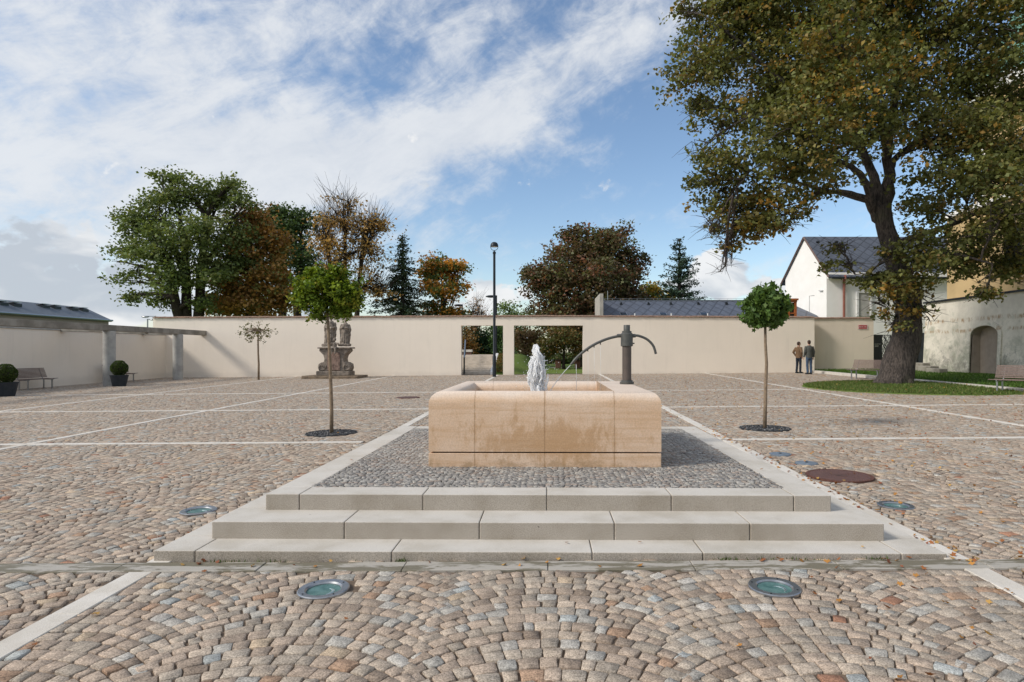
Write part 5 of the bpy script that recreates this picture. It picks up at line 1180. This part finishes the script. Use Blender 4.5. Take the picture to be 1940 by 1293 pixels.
def slate_house():
    Yr, Ye = 46.0, 42.0; xl, xr = at(1137, 570, Yr).x, at(1512, 570, Yr).x; zr = at(1300, 570.5, Yr).z; ze = at(1300, 606, Ye).z
    root = empty('slate_roofed_house', ((xl + xr) / 2, Yr, 0), label='long low house with grey diamond slate roof just showing over the cream wall', cat='house')
    MB().box(xl + .1, xr, Ye + .15, Yr + 4, -.2, ze - .05).build('wall', M['white_plaster'], root, world=True)
    rf = MB().add([(xl, Ye, ze), (xr, Ye, ze), (xr, Yr, zr), (xl, Yr, zr), (xl, Yr + 4, ze), (xr, Yr + 4, ze), (xl, Ye, ze - .1), (xr, Ye, ze - .1), (xl, Yr + 4, ze - .1), (xr, Yr + 4, ze - .1)],
             [(0, 1, 2, 3), (3, 2, 5, 4), (0, 6, 7, 1), (4, 5, 9, 8), (0, 3, 4, 8, 6), (1, 7, 9, 5, 2), (6, 8, 9, 7)]).build('roof', M['slate'], root, world=True)
    MB().box(xl - .01, xr, Yr - .07, Yr + .07, zr - .02, zr + .06).build('ridge_cap', M['slate2'], root, world=True)
    x0 = at(1131.5, 570, 44).x; MB().box(x0, x0 + .24, Ye - .1, Yr + .15, 0, zr + .17).build('parapet', plain('pale_parapet', (0.45, 0.42, 0.38), None, 2, .9), root, world=True)
    sl = (zr - ze) / (Yr - Ye)
    for u in (1181, 1256, 1333):
        p = at(u, 593, 42.9); z = ze + sl * (p.y - Ye); m_ = MB()
        m_.box(p.x - .26, p.x + .26, -.3, .3, 0, .10); Rm = Matrix.Translation((0, p.y, z)) @ Matrix.Rotation(math.atan(sl), 4, 'X')
        m_.v = [tuple(Rm @ Vector((a, b, c))) for a, b, c in m_.v]; f = m_.build('skylight', M['steel'], root, world=True)
        m_ = MB().box(p.x - .2, p.x + .2, -.24, .24, .105, .115); m_.v = [tuple(Rm @ Vector((a, b, c))) for a, b, c in m_.v]; g = m_.build('pane', M['glass_dark'], f); l = root.location; g.data.transform(Matrix.Translation(-l))
    for u in (1176, 1228, 1270, 1322, 1375):
        p = at(u, 576, 45.4); z = ze + sl * (p.y - Ye); MB().add([(p.x - .13, p.y - .3, z - .14), (p.x + .13, p.y - .3, z - .14), (p.x, p.y - .32, z + .1), (p.x, p.y + .3, z + .12)], [(0, 1, 2), (0, 2, 3), (1, 3, 2), (0, 3, 1)]).build('roof_vent', M['dark_metal'], root, world=True)
    for u in (1203, 1272, 1341):
        p = at(u, 597, 42.6); z = ze + sl * .6; MB().tube([(p.x, p.y, z - .1), (p.x, p.y, z + .22)], .05, 8).build('vent_pipe', M['white'], root, world=True)
    MB().tube([(xl + .55, Yr, zr), (xl + .55, Yr, zr + .75)], .02, 5).build('lightning_rod', M['steel'], root, world=True)
    rd = MB()
    for i in range(24): x = xl + (xr - xl) * (i + .5) / 24; rd.tube([(x, Yr, zr + .05), (x, Yr, zr + .17)], .012, 4)
    rd.tube([(xl, Yr, zr + .165), (xr, Yr, zr + .165)], .009, 4); rd.build('lightning_wire', M['steel'], root, world=True)
slate_house()
def timber_porch():
    Y = 40.5; x0, x1 = at(1478, 600, Y).x, at(1509.5, 600, Y).x; z1 = at(1500, 573, Y).z; root = empty('timber_porch', (x0, Y, 0), label='orange timber framed porch window squeezed between slate roof and white gable', cat='porch')
    fr = MB()
    for x in (x0, (x0 + x1) / 2 - .05, x1 - .14): fr.box(x, x + .14, Y, Y + .12, 0, z1)
    fr.box(x0 - .02, x1 + .02, Y - .02, Y + .14, z1, z1 + .12); fr.box(x0, x1, Y + .01, Y + .1, z1 - .75, z1 - .68); fr.build('frame', M['orange_wood'], root, world=True)
    MB().box(x0 - .1, x1 + .08, Y - .1, Y + 1.0, z1 + .121, z1 + .24).build('fascia', M['orange_wood'], root, world=True)
    MB().box(x0 + .02, x1 - .02, Y + .13, Y + .15, 0, z1 - .01).build('window_pane', M['glass_dark'], root, world=True)
timber_porch()
def left_house():
    Yg = 70; xe, xr_ = at(212, 607, Yg).x, at(160, 583, Yg).x; ze, zr = at(212, 607, Yg).z, at(160, 583, Yg).z; xb_ = xr_ - (xe - xr_); y0 = 38
    root = empty('left_house', (xr_, 55, 0), label='low pinkish house with long grey roof and skylights beyond the side wall', cat='house')
    root.name = 'grey_roofed_house'
    MB().box(xb_ + .2, xe - .3, y0, Yg - .1, -1, ze - .06).build('wall', M['pink'], root, world=True)
    MB().add([(xe, y0, ze), (xe, Yg, ze), (xr_, Yg, zr), (xr_, y0, zr), (xb_, Yg, ze), (xb_, y0, ze), (xe, y0, ze - .2), (xe, Yg, ze - .2), (xb_, Yg, ze - .2), (xb_, y0, ze - .2)],
             [(0, 1, 2, 3), (3, 2, 4, 5), (0, 6, 7, 1), (5, 4, 8, 9), (1, 7, 8, 4, 2), (0, 3, 5, 9, 6), (6, 9, 8, 7)]).build('roof', M['slate2'], root, world=True)
    MB().tube([(xe + .08, y0, ze - .05), (xe + .08, Yg, ze - .05)], .1, 8).build('gutter', M['steel'], root, world=True)
    sl = (zr - ze) / (xr_ - xe)
    for u, v in ((14, 577), (92, 582), (146, 587)):
        # meet the roof plane on that sight line
        o_ = Vector((0, 0, EYE)); d = at(u, v, 1.0) - o_; nrm = Vector((-sl, 0, 1)); t = (Vector((xe, 0, ze)) - o_).dot(nrm) / d.dot(nrm); p = o_ + d * t
        for k_ in (-.75, .75):
            f = MB().add([(p.x - .5, p.y + k_ - .45, p.z + .2), (p.x - .5, p.y + k_ + .45, p.z + .2), (p.x + .35, p.y + k_ + .45, p.z + .3), (p.x + .35, p.y + k_ - .45, p.z + .3),
                          (p.x - .5, p.y + k_ - .45, p.z + .13), (p.x - .5, p.y + k_ + .45, p.z + .13), (p.x + .35, p.y + k_ + .45, p.z + .24), (p.x + .35, p.y + k_ - .45, p.z + .24)],
                         [(0, 1, 2, 3), (4, 5, 6, 7), (0, 1, 5, 4), (1, 2, 6, 5), (2, 3, 7, 6), (3, 0, 4, 7)]).build('skylight_sash', M['steel'], root, world=True)
            MB().box(p.x - .45, p.x + .4, p.y + k_ - .45, p.y + k_ + .45, p.z - .3, p.z + .12).build('skylight_frame', M['dark_metal'], root, world=True)
left_house()
def church():
    cx, r = 27.2, 4.5; cy = 32.0; ze = at(1900, 165, 33).z; root = empty('church', (cx, cy, 0), label='ochre church apse with green copper roof behind the old tree at the right edge', cat='church')
    n = 8; ang = [math.pi / 8 + 2 * math.pi * i / n for i in range(n)]
    MB().lathe([(r, 0), (r, ze)], n, (cx, cy, 0)).build('wall', M['yellow'], root, world=True)
    mb = MB()
    cop = plain('green_copper', (0.12, 0.26, 0.20), (0.07, 0.15, 0.12), 2.5, .6)
    MB().lathe([(r + .35, ze), (r + .3, ze + .15), (.3, ze + 9)], n, (cx, cy, 0)).build('roof', cop, root, world=True)
    for i in range(64):
        a = 2 * math.pi * i / 64; seg = math.pi / n; aa = (a % (2 * seg)) - seg; f = math.cos(seg) / math.cos(aa); mb.tube([(cx + (r + .32) * f * math.cos(a), cy + (r + .32) * f * math.sin(a), ze + .14), (cx + .35 * math.cos(a), cy + .35 * math.sin(a), ze + 9)], [.05, .02], 4)
    mb.build('roof_seams', cop, root, world=True)
    MB().lathe([(r + .02, ze - .7), (r + .16, ze - .6), (r + .3, ze - .15), (r + .34, ze - .01), (r - .2, ze - .01)], n, (cx, cy, 0), close=False).build('cornice', M['white_plaster'], root, world=True)
    # arched windows on the faces turned to the court
    for i in (3, 4, 5):
        a = 2 * math.pi * (i + .5) / n; rr = r * math.cos(math.pi / n); c = Vector((cx + (rr + .0) * math.cos(a), cy + rr * math.sin(a), 0)); tdir = Vector((-math.sin(a), math.cos(a), 0)); nd = Vector((math.cos(a), math.sin(a), 0))
        zc = at(1905, 300, 33).z; w, hh = .62, 2.6; pts = [(-w, -hh)] + [(-w * math.cos(math.pi * q / 10), w * math.sin(math.pi * q / 10)) for q in range(11)] + [(w, -hh)]
        P3 = [c + tdir * x + Vector((0, 0, zc + z)) + nd * .02 for x, z in pts]; f = MB().tube(P3 + [P3[0]], .12, 6).build('window_frame', M['white_plaster'], root, world=True)
        g = MB().add([p + nd * .01 for p in P3], [tuple(range(len(P3)))]).build('window', M['glass_dark'], root, world=True)
    zt = 9.0
    MB().box(22.5, 27.2, 18, 35.2, 0, zt).build('side_chapel', M['yellow'], root, world=True)
    MB().box(22.3, 27.4, 17.8, 35.4, zt + .002, zt + .25).build('chapel_cornice', M['white_plaster'], root, world=True)
    for y in (30.2, 26.4): MB().box(22.42, 22.49, y - .55, y + .55, 5.6, 7.6).build('chapel_window', M['glass_dark'], root, world=True)
church()
def gate():
    Y = 37.2; a, b = at(1654.5, 690, Y), at(1671.5, 634.5, Y); g0 = gz(19, 36)
    root = empty('info_pillar', (a.x, Y, g0), label='dark grey information pillar with small pale text beside the gateway', cat='sign'); MB().box(a.x, b.x, Y, Y + .25, g0, b.z).build('panel', plain('anthracite', (0.045, 0.05, 0.055), None, 4, .5), root, world=True, bev=.01)
    t = MB(); x0 = a.x + .08
    for i, w in enumerate((.34, .22, .18)):
        z = at(1660, 652.5, Y).z - i * .075; xx = x0
        while xx < x0 + w: l = random.uniform(.025, .06); t.box(xx, xx + l, Y - .006, Y - .003, z, z + .022); xx += l + .014
    t.build('lettering', M['white'], root, world=True)
    root = empty('lattice_gate', (b.x, Y, g0), label='dark metal gate with branching cut-out lattice between info pillar and tree', cat='gate')
    m_ = MB(); x1 = at(1688, 640, Y + .3).x; x0 = b.x + .06; zt = b.z; m_.box(x0, x0 + .04, Y + .3, Y + .34, g0, zt); m_.box(x1 - .04, x1, Y + .3, Y + .34, g0, zt); m_.box(x0, x1, Y + .3, Y + .34, zt - .04, zt); m_.build('frame', M['dark_metal'], root, world=True)
    m_ = MB()
    for i in range(16):
        p = [Vector((random.uniform(x0, x1), Y + .32, g0 + (zt - g0) * k / 5)) for k in range(6)]; m_.tube(p, .012, 4)
    m_.build('lattice', M['dark_metal'], root, world=True)
    a, b = at(1737, 690, Y), at(1751, 631, Y); root = empty('gate_leaf', (a.x, Y, g0), label='plain dark grey gate leaf right of the old trunk against the stained wall', cat='gate')
    MB().box(a.x, b.x + .15, Y - .1, Y - .02, g0 + .05, b.z).build('leaf', plain('slate_grey_panel', (0.06, 0.07, 0.085), None, 4, .5), root, world=True)
    MB().box(a.x - .06, a.x - .005, Y - .12, Y, g0, b.z + .05).build('gate_post', M['dark_metal'], root, world=True)
gate()

# ------------------------------------------------------------------ BEYOND THE WALL: park
def park():
    z0 = lambda x, y: gz(max(-30, min(30, x)), min(40, y)) - .07
    # steps seen through the left opening
    xs0, xs1 = at(874, 700, 37).x - .6, at(937.5, 690, 40).x; root = empty('park_steps', ((xs0 + xs1) / 2, 38.5, 0), label='broad pale stone steps climbing behind the left opening of the wall', cat='steps')
    n = 9; y = 37.0; z = gz(-2, 37); za = EYE - 6 / F * 41.0; 
    for i in range(n):
        MB().box(xs0, xs1, y + i * .42, y + (n) * .42 + (6 if i == n - 1 else .0), z - .2 + (za - z) * i / n, z + (za - z) * (i + 1) / n).build('step', M['path'], root, world=True, bev=.01)
    e = MB().add([(xs1 + .01, 36.6, z - .1), (xs1 + .22, 36.6, z - .1), (xs1 + .22, 36.6, z + .14), (xs1 + .01, 36.6, z + .14), (xs1 + .01, 37 + n * .42, za - .1), (xs1 + .22, 37 + n * .42, za - .1), (xs1 + .22, 37 + n * .42, za + .12), (xs1 + .01, 37 + n * .42, za + .12)],
            [(0, 1, 2, 3), (4, 5, 6, 7), (0, 1, 5, 4), (1, 2, 6, 5), (2, 3, 7, 6), (3, 0, 4, 7)]); e.build('string_course', M['white'], root, world=True)
    hr = empty('handrail', (at(882, 700, 37).x, 37, z), label='dark sloping handrail at the left of the park steps', cat='handrail'); a = at(879.5, 690, 37.0); b = at(881.5, 645, 40.5)
    MB().tube([(a.x, 37, z), (a.x, 37, z + .95)], .045, 8).build('post', M['dark_metal'], hr, world=True); MB().tube([(b.x, 40.5, za - .5), (b.x, 40.5, b.z)], .045, 8).build('post', M['dark_metal'], hr, world=True)
    MB().tube([(a.x, 37, z + .95), (b.x, 40.5, b.z)], .05, 8).build('rail', M['steel'], hr, world=True)
    # the terrace and mound
    xm0, xm1 = xs1 + .22, at(1015, 690, 40).x; zm = at(975, 671, 41).z
    V = []; nx, ny = 16, 12
    for j in range(ny + 1):
        for i in range(nx + 1):
            x = xm0 + (5.2) * i / nx; yy = 36.4 + 22 * j / ny; f = 1 / (1 + math.exp((x - (xm1 - .55)) * 3.2)); g = min(1, max(0, (yy - 36.4) / 3.9)) ** .7
            V.append((x, yy, z0(x, yy) + (zm - z0(x, yy)) * f * g + .03 * math.sin(x * 5 + yy)))
    tag(MB().add(V, [(j * (nx + 1) + i, j * (nx + 1) + i + 1, (j + 1) * (nx + 1) + i + 1, (j + 1) * (nx + 1) + i) for j in range(ny) for i in range(nx)]).build('grass_mound', M['lawn'], smooth=True), kind='structure')
    MB_ = MB().box(xs0 - 14, xs1 - .01, 37 + n * .42 + 5.9, 75, za - .4, za + .01).build('terrace', M['lawn_leafy']); tag(MB_, kind='structure')
    p = np.stack([rng.uniform(xm0, xm0 + .9, 1500), rng.uniform(36.6, 40.5, 1500), np.zeros(1500)], 1)
    f = 1 / (1 + np.exp((p[:, 0] - (xm1 - .55)) * 3.2)); g = np.clip((p[:, 1] - 36.4) / 3.9, 0, 1) ** .7; zb_ = 0.0085 * p[:, 0] + 0.0075 * (p[:, 1] - 4.4) - .07; p[:, 2] = zb_ + (zm - zb_) * f * g + .06
    o = leaves('fallen_leaves', p, .09, pick([(0.28, 0.15, 0.04), (0.20, 0.10, 0.03), (0.10, 0.12, 0.03)], 1500), None, M['fallen'], up=2); tag(o, 'brown fallen leaves on the slope beside the park steps', 'fallen leaves', kind='stuff')
    # path through the park
    a, b = at(1010, 695, 52), at(1120, 694, 52); tag(MB().add([(a.x - 2, 51, z0(0, 51) + .012), (b.x + 6, 51, z0(0, 51) + .012), (b.x + 6, 53, z0(0, 51) + .012), (a.x - 2, 53, z0(0, 51) + .012)], [(0, 1, 2, 3)]).build('park_path', M['path']), kind='structure')
    for u, lab in ((1057.5, 'brown wooden planter box in the park, the left of two seen through the opening'), (1094, 'brown wooden planter box in the park, the right of two seen through the opening')):
        Y = 50; a = at(u - 5.2, 692.5, Y); b = at(u + 5.2, 682.5, Y); r = empty('planter_box', ((a.x + b.x) / 2, Y, z0(0, Y)), label=lab, cat='planter box', group='planter boxes in the park'); zz0 = z0(0, Y) 
        MB().box(a.x, b.x, Y - .2, Y + .3, zz0 + .04, b.z).build('box', M['brick'], r, world=True, bev=.02); MB().box(a.x - .03, b.x + .03, Y - .24, Y + .34, b.z + .001, b.z + .05).build('rim', M['bark'], r, world=True)
    a, b = at(862, 663, 43.5), at(891, 664, 43.5); r = empty('brick_pier', (a.x, 44, 0), label='low old brick wall with stone top beyond the park steps', cat='wall'); MB().box(a.x, b.x, 44, 44.5, 0, b.z - .14).build('wall', M['brick'], r, world=True); MB().box(a.x - .05, b.x + .05, 43.95, 44.55, b.z - .118, b.z + .05).build('capstone', M['granite_strip'], r, world=True)
park()

# palettes
G_ = [(0.085, 0.11, 0.038), (0.062, 0.085, 0.03), (0.12, 0.135, 0.05)]; DG = [(0.05, 0.08, 0.03), (0.06, 0.09, 0.035), (0.04, 0.065, 0.028)]
OR = [(0.20, 0.105, 0.033), (0.155, 0.088, 0.03), (0.27, 0.15, 0.045), (0.10, 0.10, 0.032)]; YE = [(0.30, 0.185, 0.065), (0.23, 0.135, 0.05), (0.19, 0.135, 0.065)]; CB = [(0.080, 0.055, 0.032), (0.06, 0.06, 0.03), (0.13, 0.06, 0.036), (0.08, 0.085, 0.035)]
def BT(name, lab, base_u, Y, bl, n, per, spread, size, pal, w=None, **k):
    b = at(base_u, 700, Y); zb_ = gz(max(-30, min(30, b.x)), 40) - .1
    return tree(name, lab, (b.x, Y, zb_), [pb(u, v, ru, rv, Y, dy) for u, v, ru, rv, dy in bl], n, per, spread, size, pal, w, **k)
BT('ash_tree', 'large spreading green tree with several dark stems, leftmost beyond the wall', 352, 47, [(350, 372, 52, 40, 0), (420, 372, 48, 38, 1), (290, 388, 40, 34, -1), (270, 430, 48, 38, 0), (244, 482, 32, 28, -1), (258, 525, 38, 32, 0), (252, 564, 20, 15, -1), (300, 470, 52, 40, -2),
   (370, 440, 52, 46, -2), (440, 440, 46, 44, 0), (470, 382, 24, 22, 0), (330, 530, 50, 38, -2), (400, 520, 44, 40, -1), (300, 575, 34, 18, -1), (450, 500, 36, 34, 1), (390, 570, 30, 24, -1), (320, 340, 28, 18, 0), (226, 500, 14, 14, 0), (236, 414, 14, 12, 0), (440, 350, 26, 16, 0)],
   1800, 12, .34, .22, G_, [.45, .3, .25], trunk_r=.42, trunks=[(at(347, 640, 47), at(318, 480, 46)), (at(356, 640, 47), at(350, 430, 47)), (at(372, 640, 47.3), at(392, 410, 47))], sub=9, subr=.07, limb_r=.5, shell=.45)
BT('chestnut_tree', 'rusty brown chestnut tree beyond the wall, right of the big green tree', 470, 50, [(480, 420, 34, 32, 0), (465, 470, 48, 44, -1), (510, 460, 36, 44, 0), (440, 530, 48, 46, -1), (500, 530, 50, 50, -1), (535, 570, 30, 36, 0), (420, 578, 34, 26, 0), (470, 580, 60, 26, -1)],
   1500, 13, .34, .25, OR, [.35, .3, .15, .2], trunk_r=.45, sub=6)
BT('green_poplar', 'dark green upright tree beyond the wall, between the brown and yellow trees', 545, 56, [(540, 430, 42, 38, 0), (520, 410, 26, 22, 0), (575, 420, 28, 28, 0), (555, 480, 46, 44, 0), (575, 540, 30, 40, 0), (525, 520, 26, 40, 0)], 1150, 11, .36, .24, DG, None, trunk_r=.4, shell=.42, trunks=[(at(535, 640, 56), at(540, 440, 56)), (at(560, 640, 56), at(572, 450, 56))], sub=9)
BT('half_bare_maple', 'half bare tree with golden leaves and upright bare twigs beyond the wall', 655, 48, [(660, 390, 36, 30, 0), (640, 430, 48, 34, -1), (690, 430, 42, 40, 0), (620, 470, 42, 32, -1), (700, 480, 40, 36, 0), (650, 500, 50, 36, -1), (715, 430, 24, 30, 0), (610, 430, 24, 30, 0), (690, 545, 34, 36, 0), (620, 520, 30, 26, 0), (650, 370, 24, 16, 0), (720, 560, 22, 24, 0)],
   640, 9, .38, .20, YE, None, trunk_r=.22, trunks=[(at(652, 640, 48), at(655, 420, 48)), (at(672, 640, 48), at(690, 440, 48)), (at(640, 640, 48), at(618, 440, 48))], sub=22, subr=.045, twigs=4, shell=.55, limb_r=.45, fork=.1)
BT('oak_tree', 'orange and green oak beyond the wall, left of the street lamp', 838, 52, [(835, 500, 36, 22, 0), (815, 520, 28, 26, 0), (862, 520, 26, 24, 0), (840, 548, 40, 28, -1), (872, 548, 18, 18, 0), (820, 580, 30, 24, 0), (855, 588, 34, 16, 0)], 620, 12, .28, .22, [(0.36, 0.17, 0.03), (0.26, 0.12, 0.03), (0.06, 0.085, 0.025), (0.09, 0.10, 0.03)], [.3, .2, .28, .22], trunk_r=.3, sub=7)
BT('copper_beech', 'broad dark copper beech beyond the wall, behind the right opening', 1110, 53, [(1110, 470, 60, 42, 0), (1160, 470, 48, 38, 0), (1060, 505, 55, 48, 0), (1120, 530, 80, 60, -2), (1185, 520, 36, 50, 0), (1030, 550, 40, 48, 0), (1010, 520, 22, 20, 0), (1060, 590, 55, 50, -1), (1140, 590, 80, 50, -1), (1200, 570, 36, 34, 0), (1195, 440, 12, 20, 0), (1215, 490, 14, 14, 0),
   (1150, 640, 60, 20, 0), (1085, 626, 46, 16, -1), (1035, 600, 30, 26, 0), (1085, 445, 26, 16, 0), (1150, 438, 26, 14, 0)], 3300, 13, .32, .24, CB, [.4, .3, .14, .16], trunk_r=.5, shell=.42, sub=7, limb_r=.35)
BT('pale_willow', 'small pale green tree just over the wall between lamp and copper beech', 968, 60, [(965, 590, 24, 22, 0), (955, 610, 22, 26, 0), (985, 610, 22, 30, 0), (960, 650, 30, 24, 0), (990, 645, 26, 20, 0)], 420, 10, .4, .22, [(0.12, 0.16, 0.07), (0.09, 0.13, 0.05)], None, trunk_r=.2, sub=6)
BT('bare_sapling', 'small nearly bare brownish tree just over the wall left of the street lamp', 905, 58, [(905, 575, 14, 14, 0), (895, 590, 14, 12, 0), (912, 595, 14, 14, 0), (893, 632, 18, 26, 0), (905, 640, 20, 30, 0)], 130, 7, .3, .17, [(0.20, 0.12, 0.06), (0.14, 0.09, 0.045)], None, trunk_r=.12, sub=26, subr=.035, twigs=2)
BT('yellow_birch', 'small yellow and green tree between copper beech and pine', 1232, 58, [(1235, 552, 24, 16, 0), (1215, 565, 20, 20, 0), (1255, 570, 26, 18, 0)], 260, 11, .35, .22, [(0.32, 0.20, 0.03), (0.10, 0.12, 0.03)], [.4, .6], trunk_r=.2)
BT('dark_yew', 'dense dark green yew beyond the steps, in the left opening', 916, 54, [(916, 652, 20, 30, 0), (905, 668, 18, 22, 0), (928, 664, 16, 24, 0)], 700, 13, .25, .16, [(0.018, 0.04, 0.018), (0.028, 0.055, 0.022)], None, trunk_r=.2)
BT('brown_shrub', 'brown leaved shrub left of the dark yew in the left opening', 888, 50, [(884, 650, 16, 22, 0), (892, 665, 12, 12, 0), (880, 628, 10, 12, 0)], 240, 9, .25, .15, OR, None, trunk_r=.06, sub=12, subr=.03)
BT('green_hazel', 'green bushy tree in the right part of the left opening', 947, 50, [(947, 640, 14, 24, 0), (952, 665, 16, 18, 0), (940, 625, 8, 14, 0)], 330, 10, .28, .17, [(0.07, 0.12, 0.04), (0.045, 0.08, 0.03)], None, trunk_r=.08)
BT('reddish_tree', 'reddish brown tree in the left part of the right opening', 992, 56, [(1000, 650, 22, 26, 0), (985, 640, 16, 20, 0), (1015, 640, 18, 22, 0)], 420, 9, .3, .17, [(0.15, 0.09, 0.045), (0.09, 0.075, 0.03), (0.19, 0.12, 0.07)], None, trunk_r=.15, sub=12)
BT('park_maple', 'slender dark trunked tree on the lawn in the right opening', 1068, 48, [(1070, 640, 38, 24, 0), (1040, 660, 22, 16, 0), (1095, 655, 24, 20, 0)], 560, 11, .25, .17, [(0.045, 0.055, 0.018), (0.07, 0.06, 0.02), (0.10, 0.06, 0.02)], None, trunk_r=.14)
BT('far_hedge', 'dark green hedge row at the far end of the park lawn', 1060, 68, [(u, 680 + 3 * math.sin(u), 20, 11, 0) for u in range(960, 1240, 14)], 1200, 11, .35, .22, [(0.035, 0.06, 0.02), (0.05, 0.07, 0.025), (0.07, 0.06, 0.025)], None, trunk_r=.1, sub=2, cat='hedge')
BT('far_hedge', 'tall mixed hedge behind the terrace over the park steps', 905, 72, [(u, 664 + 4 * math.sin(u * .7), 18, 13, 0) for u in range(850, 965, 12)], 620, 10, .4, .22, [(0.05, 0.07, 0.03), (0.10, 0.07, 0.04), (0.08, 0.09, 0.04)], None, trunk_r=.1, sub=5, cat='hedge')

def conifer(name, lab, u, vtop, vbot, Y, halfw, pal, tiers, seed, droop=0.25, size=.22, ragged=.25, dens=26):
    b = at(u, 700, Y); z0 = gz(min(30, b.x), 40) - .1; root = empty(name, (b.x, Y, z0), label=lab, cat='tree', group='trees beyond the cream wall'); zt = at(u, vtop, Y).z; zb_ = at(u, vbot, Y).z; W = halfw * Y / F
    mb = MB(); mb.tube([(b.x, Y, z0), (b.x, Y, zb_), (b.x, Y, zt)], [.3, .25, .03], 8); C = []; rg = random.Random(seed)
    for i in range(tiers):
        t = (i + .5) / tiers; z = zt + (zb_ - zt) * t; rad = W * (t ** .85) * rg.uniform(.75, 1.1) + .12; nb = int(6 + 5 * t)
        for j in range(nb):
            a = rg.uniform(0, 2 * math.pi); L_ = rad * rg.uniform(1 - ragged * 1.6, 1 + ragged * .5); e = Vector((b.x + math.cos(a) * L_, Y + math.sin(a) * L_, z - L_ * droop + rg.uniform(-.1, .25)))
            s = Vector((b.x, Y, z)); path = curve_path(s, e, (0, 0, -L_ * .06), 5); mb.tube(path, [.05, .04, .03, .022, .015, .008], 4, caps=False)
            m_ = max(6, int(dens * L_))
            for _ in range(m_):
                q = rg.uniform(.18, 1.05); p = path[min(5, int(q * 5))].lerp(path[min(5, int(q * 5) + 1)], .5) if q < 1 else path[-1]
                C.append((p.x + rg.gauss(0, .16), p.y + rg.gauss(0, .16), p.z + rg.gauss(0, .09) - .04))
    C = np.array(C); leaves('crown', C - np.array(root.location), size, pick(pal, len(C)) * rng.uniform(.7, 1.25, (len(C), 1)), root, M['needle'], up=.6, aspect=.4)
    mb.build('trunk', M['bark'], root, smooth=True, world=True, recalc=False)
conifer('spruce', 'pointed dark spruce beyond the wall, left of the orange oak', 763, 447, 640, 50, 88, [(0.05, 0.085, 0.05), (0.07, 0.11, 0.06), (0.095, 0.115, 0.06)], 30, 3, ragged=.38, dens=30)
conifer('pine', 'blue-green pine with layered branches, behind the slate roof', 1287, 452, 600, 52, 64, [(0.06, 0.105, 0.07), (0.08, 0.125, 0.08), (0.045, 0.08, 0.055)], 17, 8, droop=-.10, size=.22, ragged=.4, dens=34)

# ------------------------------------------------------------------ FALLEN LEAVES in the court
def fallen():
    P = []
    n = 3300; x = rng.uniform(2.2, 15, n); y = 3 + 30 * rng.uniform(0, 1, n) ** 1.0; P.append(np.stack([x, y], 1))
    n = 170; a = rng.uniform(0, 6.28, n); r = GR * np.sqrt(rng.uniform(0, 1, n)); gx, gy = GC.x + r * np.cos(a), GC.y + r * np.sin(a); lawn_pts = np.stack([gx, gy, 0.0085 * gx + 0.0075 * (gy - 4.4) + .11 + .07 * (1 - r / GR)], 1)[gx < XR]
    n = 260; P.append(np.stack([rng.uniform(-20, 3, n), rng.uniform(3, 33, n)], 1))
    n = 230; P.append(np.stack([rng.normal(XS[1] - .05, .09, n), rng.uniform(4.4, 11.5, n)], 1))
    n = 46; P.append(np.stack([rng.uniform(-2.8, 4.2, n), rng.normal(TY[0] + .05, .1, n)], 1)); n = 30; P.append(np.stack([rng.uniform(1.5, 3.8, n), rng.uniform(2.4, 4.3, n)], 1))
    q = np.concatenate(P); x, y = q[:, 0], q[:, 1]; k = ~((x > -2.98) & (x < 2.96) & (y > 4.6) & (y < 10.7)) & (((x - GC.x) ** 2 + (y - GC.y) ** 2) > 3.4 ** 2); x, y = x[k], y[k]
    C = np.stack([x, y, 0.0085 * x + 0.0075 * (y - 4.4) + .014], 1)
    extra = np.array([(at(1073, 1026, 4.85).x, 4.8, ZB + .012), (at(1211, 1026, 4.85).x, 4.82, ZB + .012), (at(1637, 1036, 4.7).x, 4.72, ZB + .012), (PX1 - .2, 6.4, ZT + .012), (PX1 - .15, 9.6, ZT + .012), (PX0 + .22, 6.9, ZT + .012)]); C = np.concatenate([C, extra, lawn_pts])
    pal = [(0.42, 0.20, 0.05), (0.34, 0.13, 0.045), (0.50, 0.30, 0.09), (0.25, 0.09, 0.045)]; cc = pick(pal, len(C), [.35, .3, .2, .15])
    o = leaves('fallen_leaves', C, .042, cc, None, M['fallen'], up=2.2, hexa=True); tag(o, 'orange and brown fallen leaves strewn over the cobbles, thickest on the right', 'fallen leaves', kind='stuff')
fallen()
def weeds():
    P = []
    for u, w in ((430, .08), (760, .03), (1378, .05), (1655, .05), (520, .2), (1500, .2)):
        x = at(u, 1066, 4.56).x; n = 30; P.append(np.stack([rng.normal(x, w, n), rng.normal(4.575, .012, n)], 1))
    q = np.concatenate(P); pts = np.stack([q[:, 0], q[:, 1], 0.0085 * q[:, 0] + .004], 1)
    blades('weeds', pts, .028, [(0.07, 0.12, 0.02), (0.05, 0.08, 0.02)], label='tiny green weeds and moss in the joint below the lowest step')
weeds()
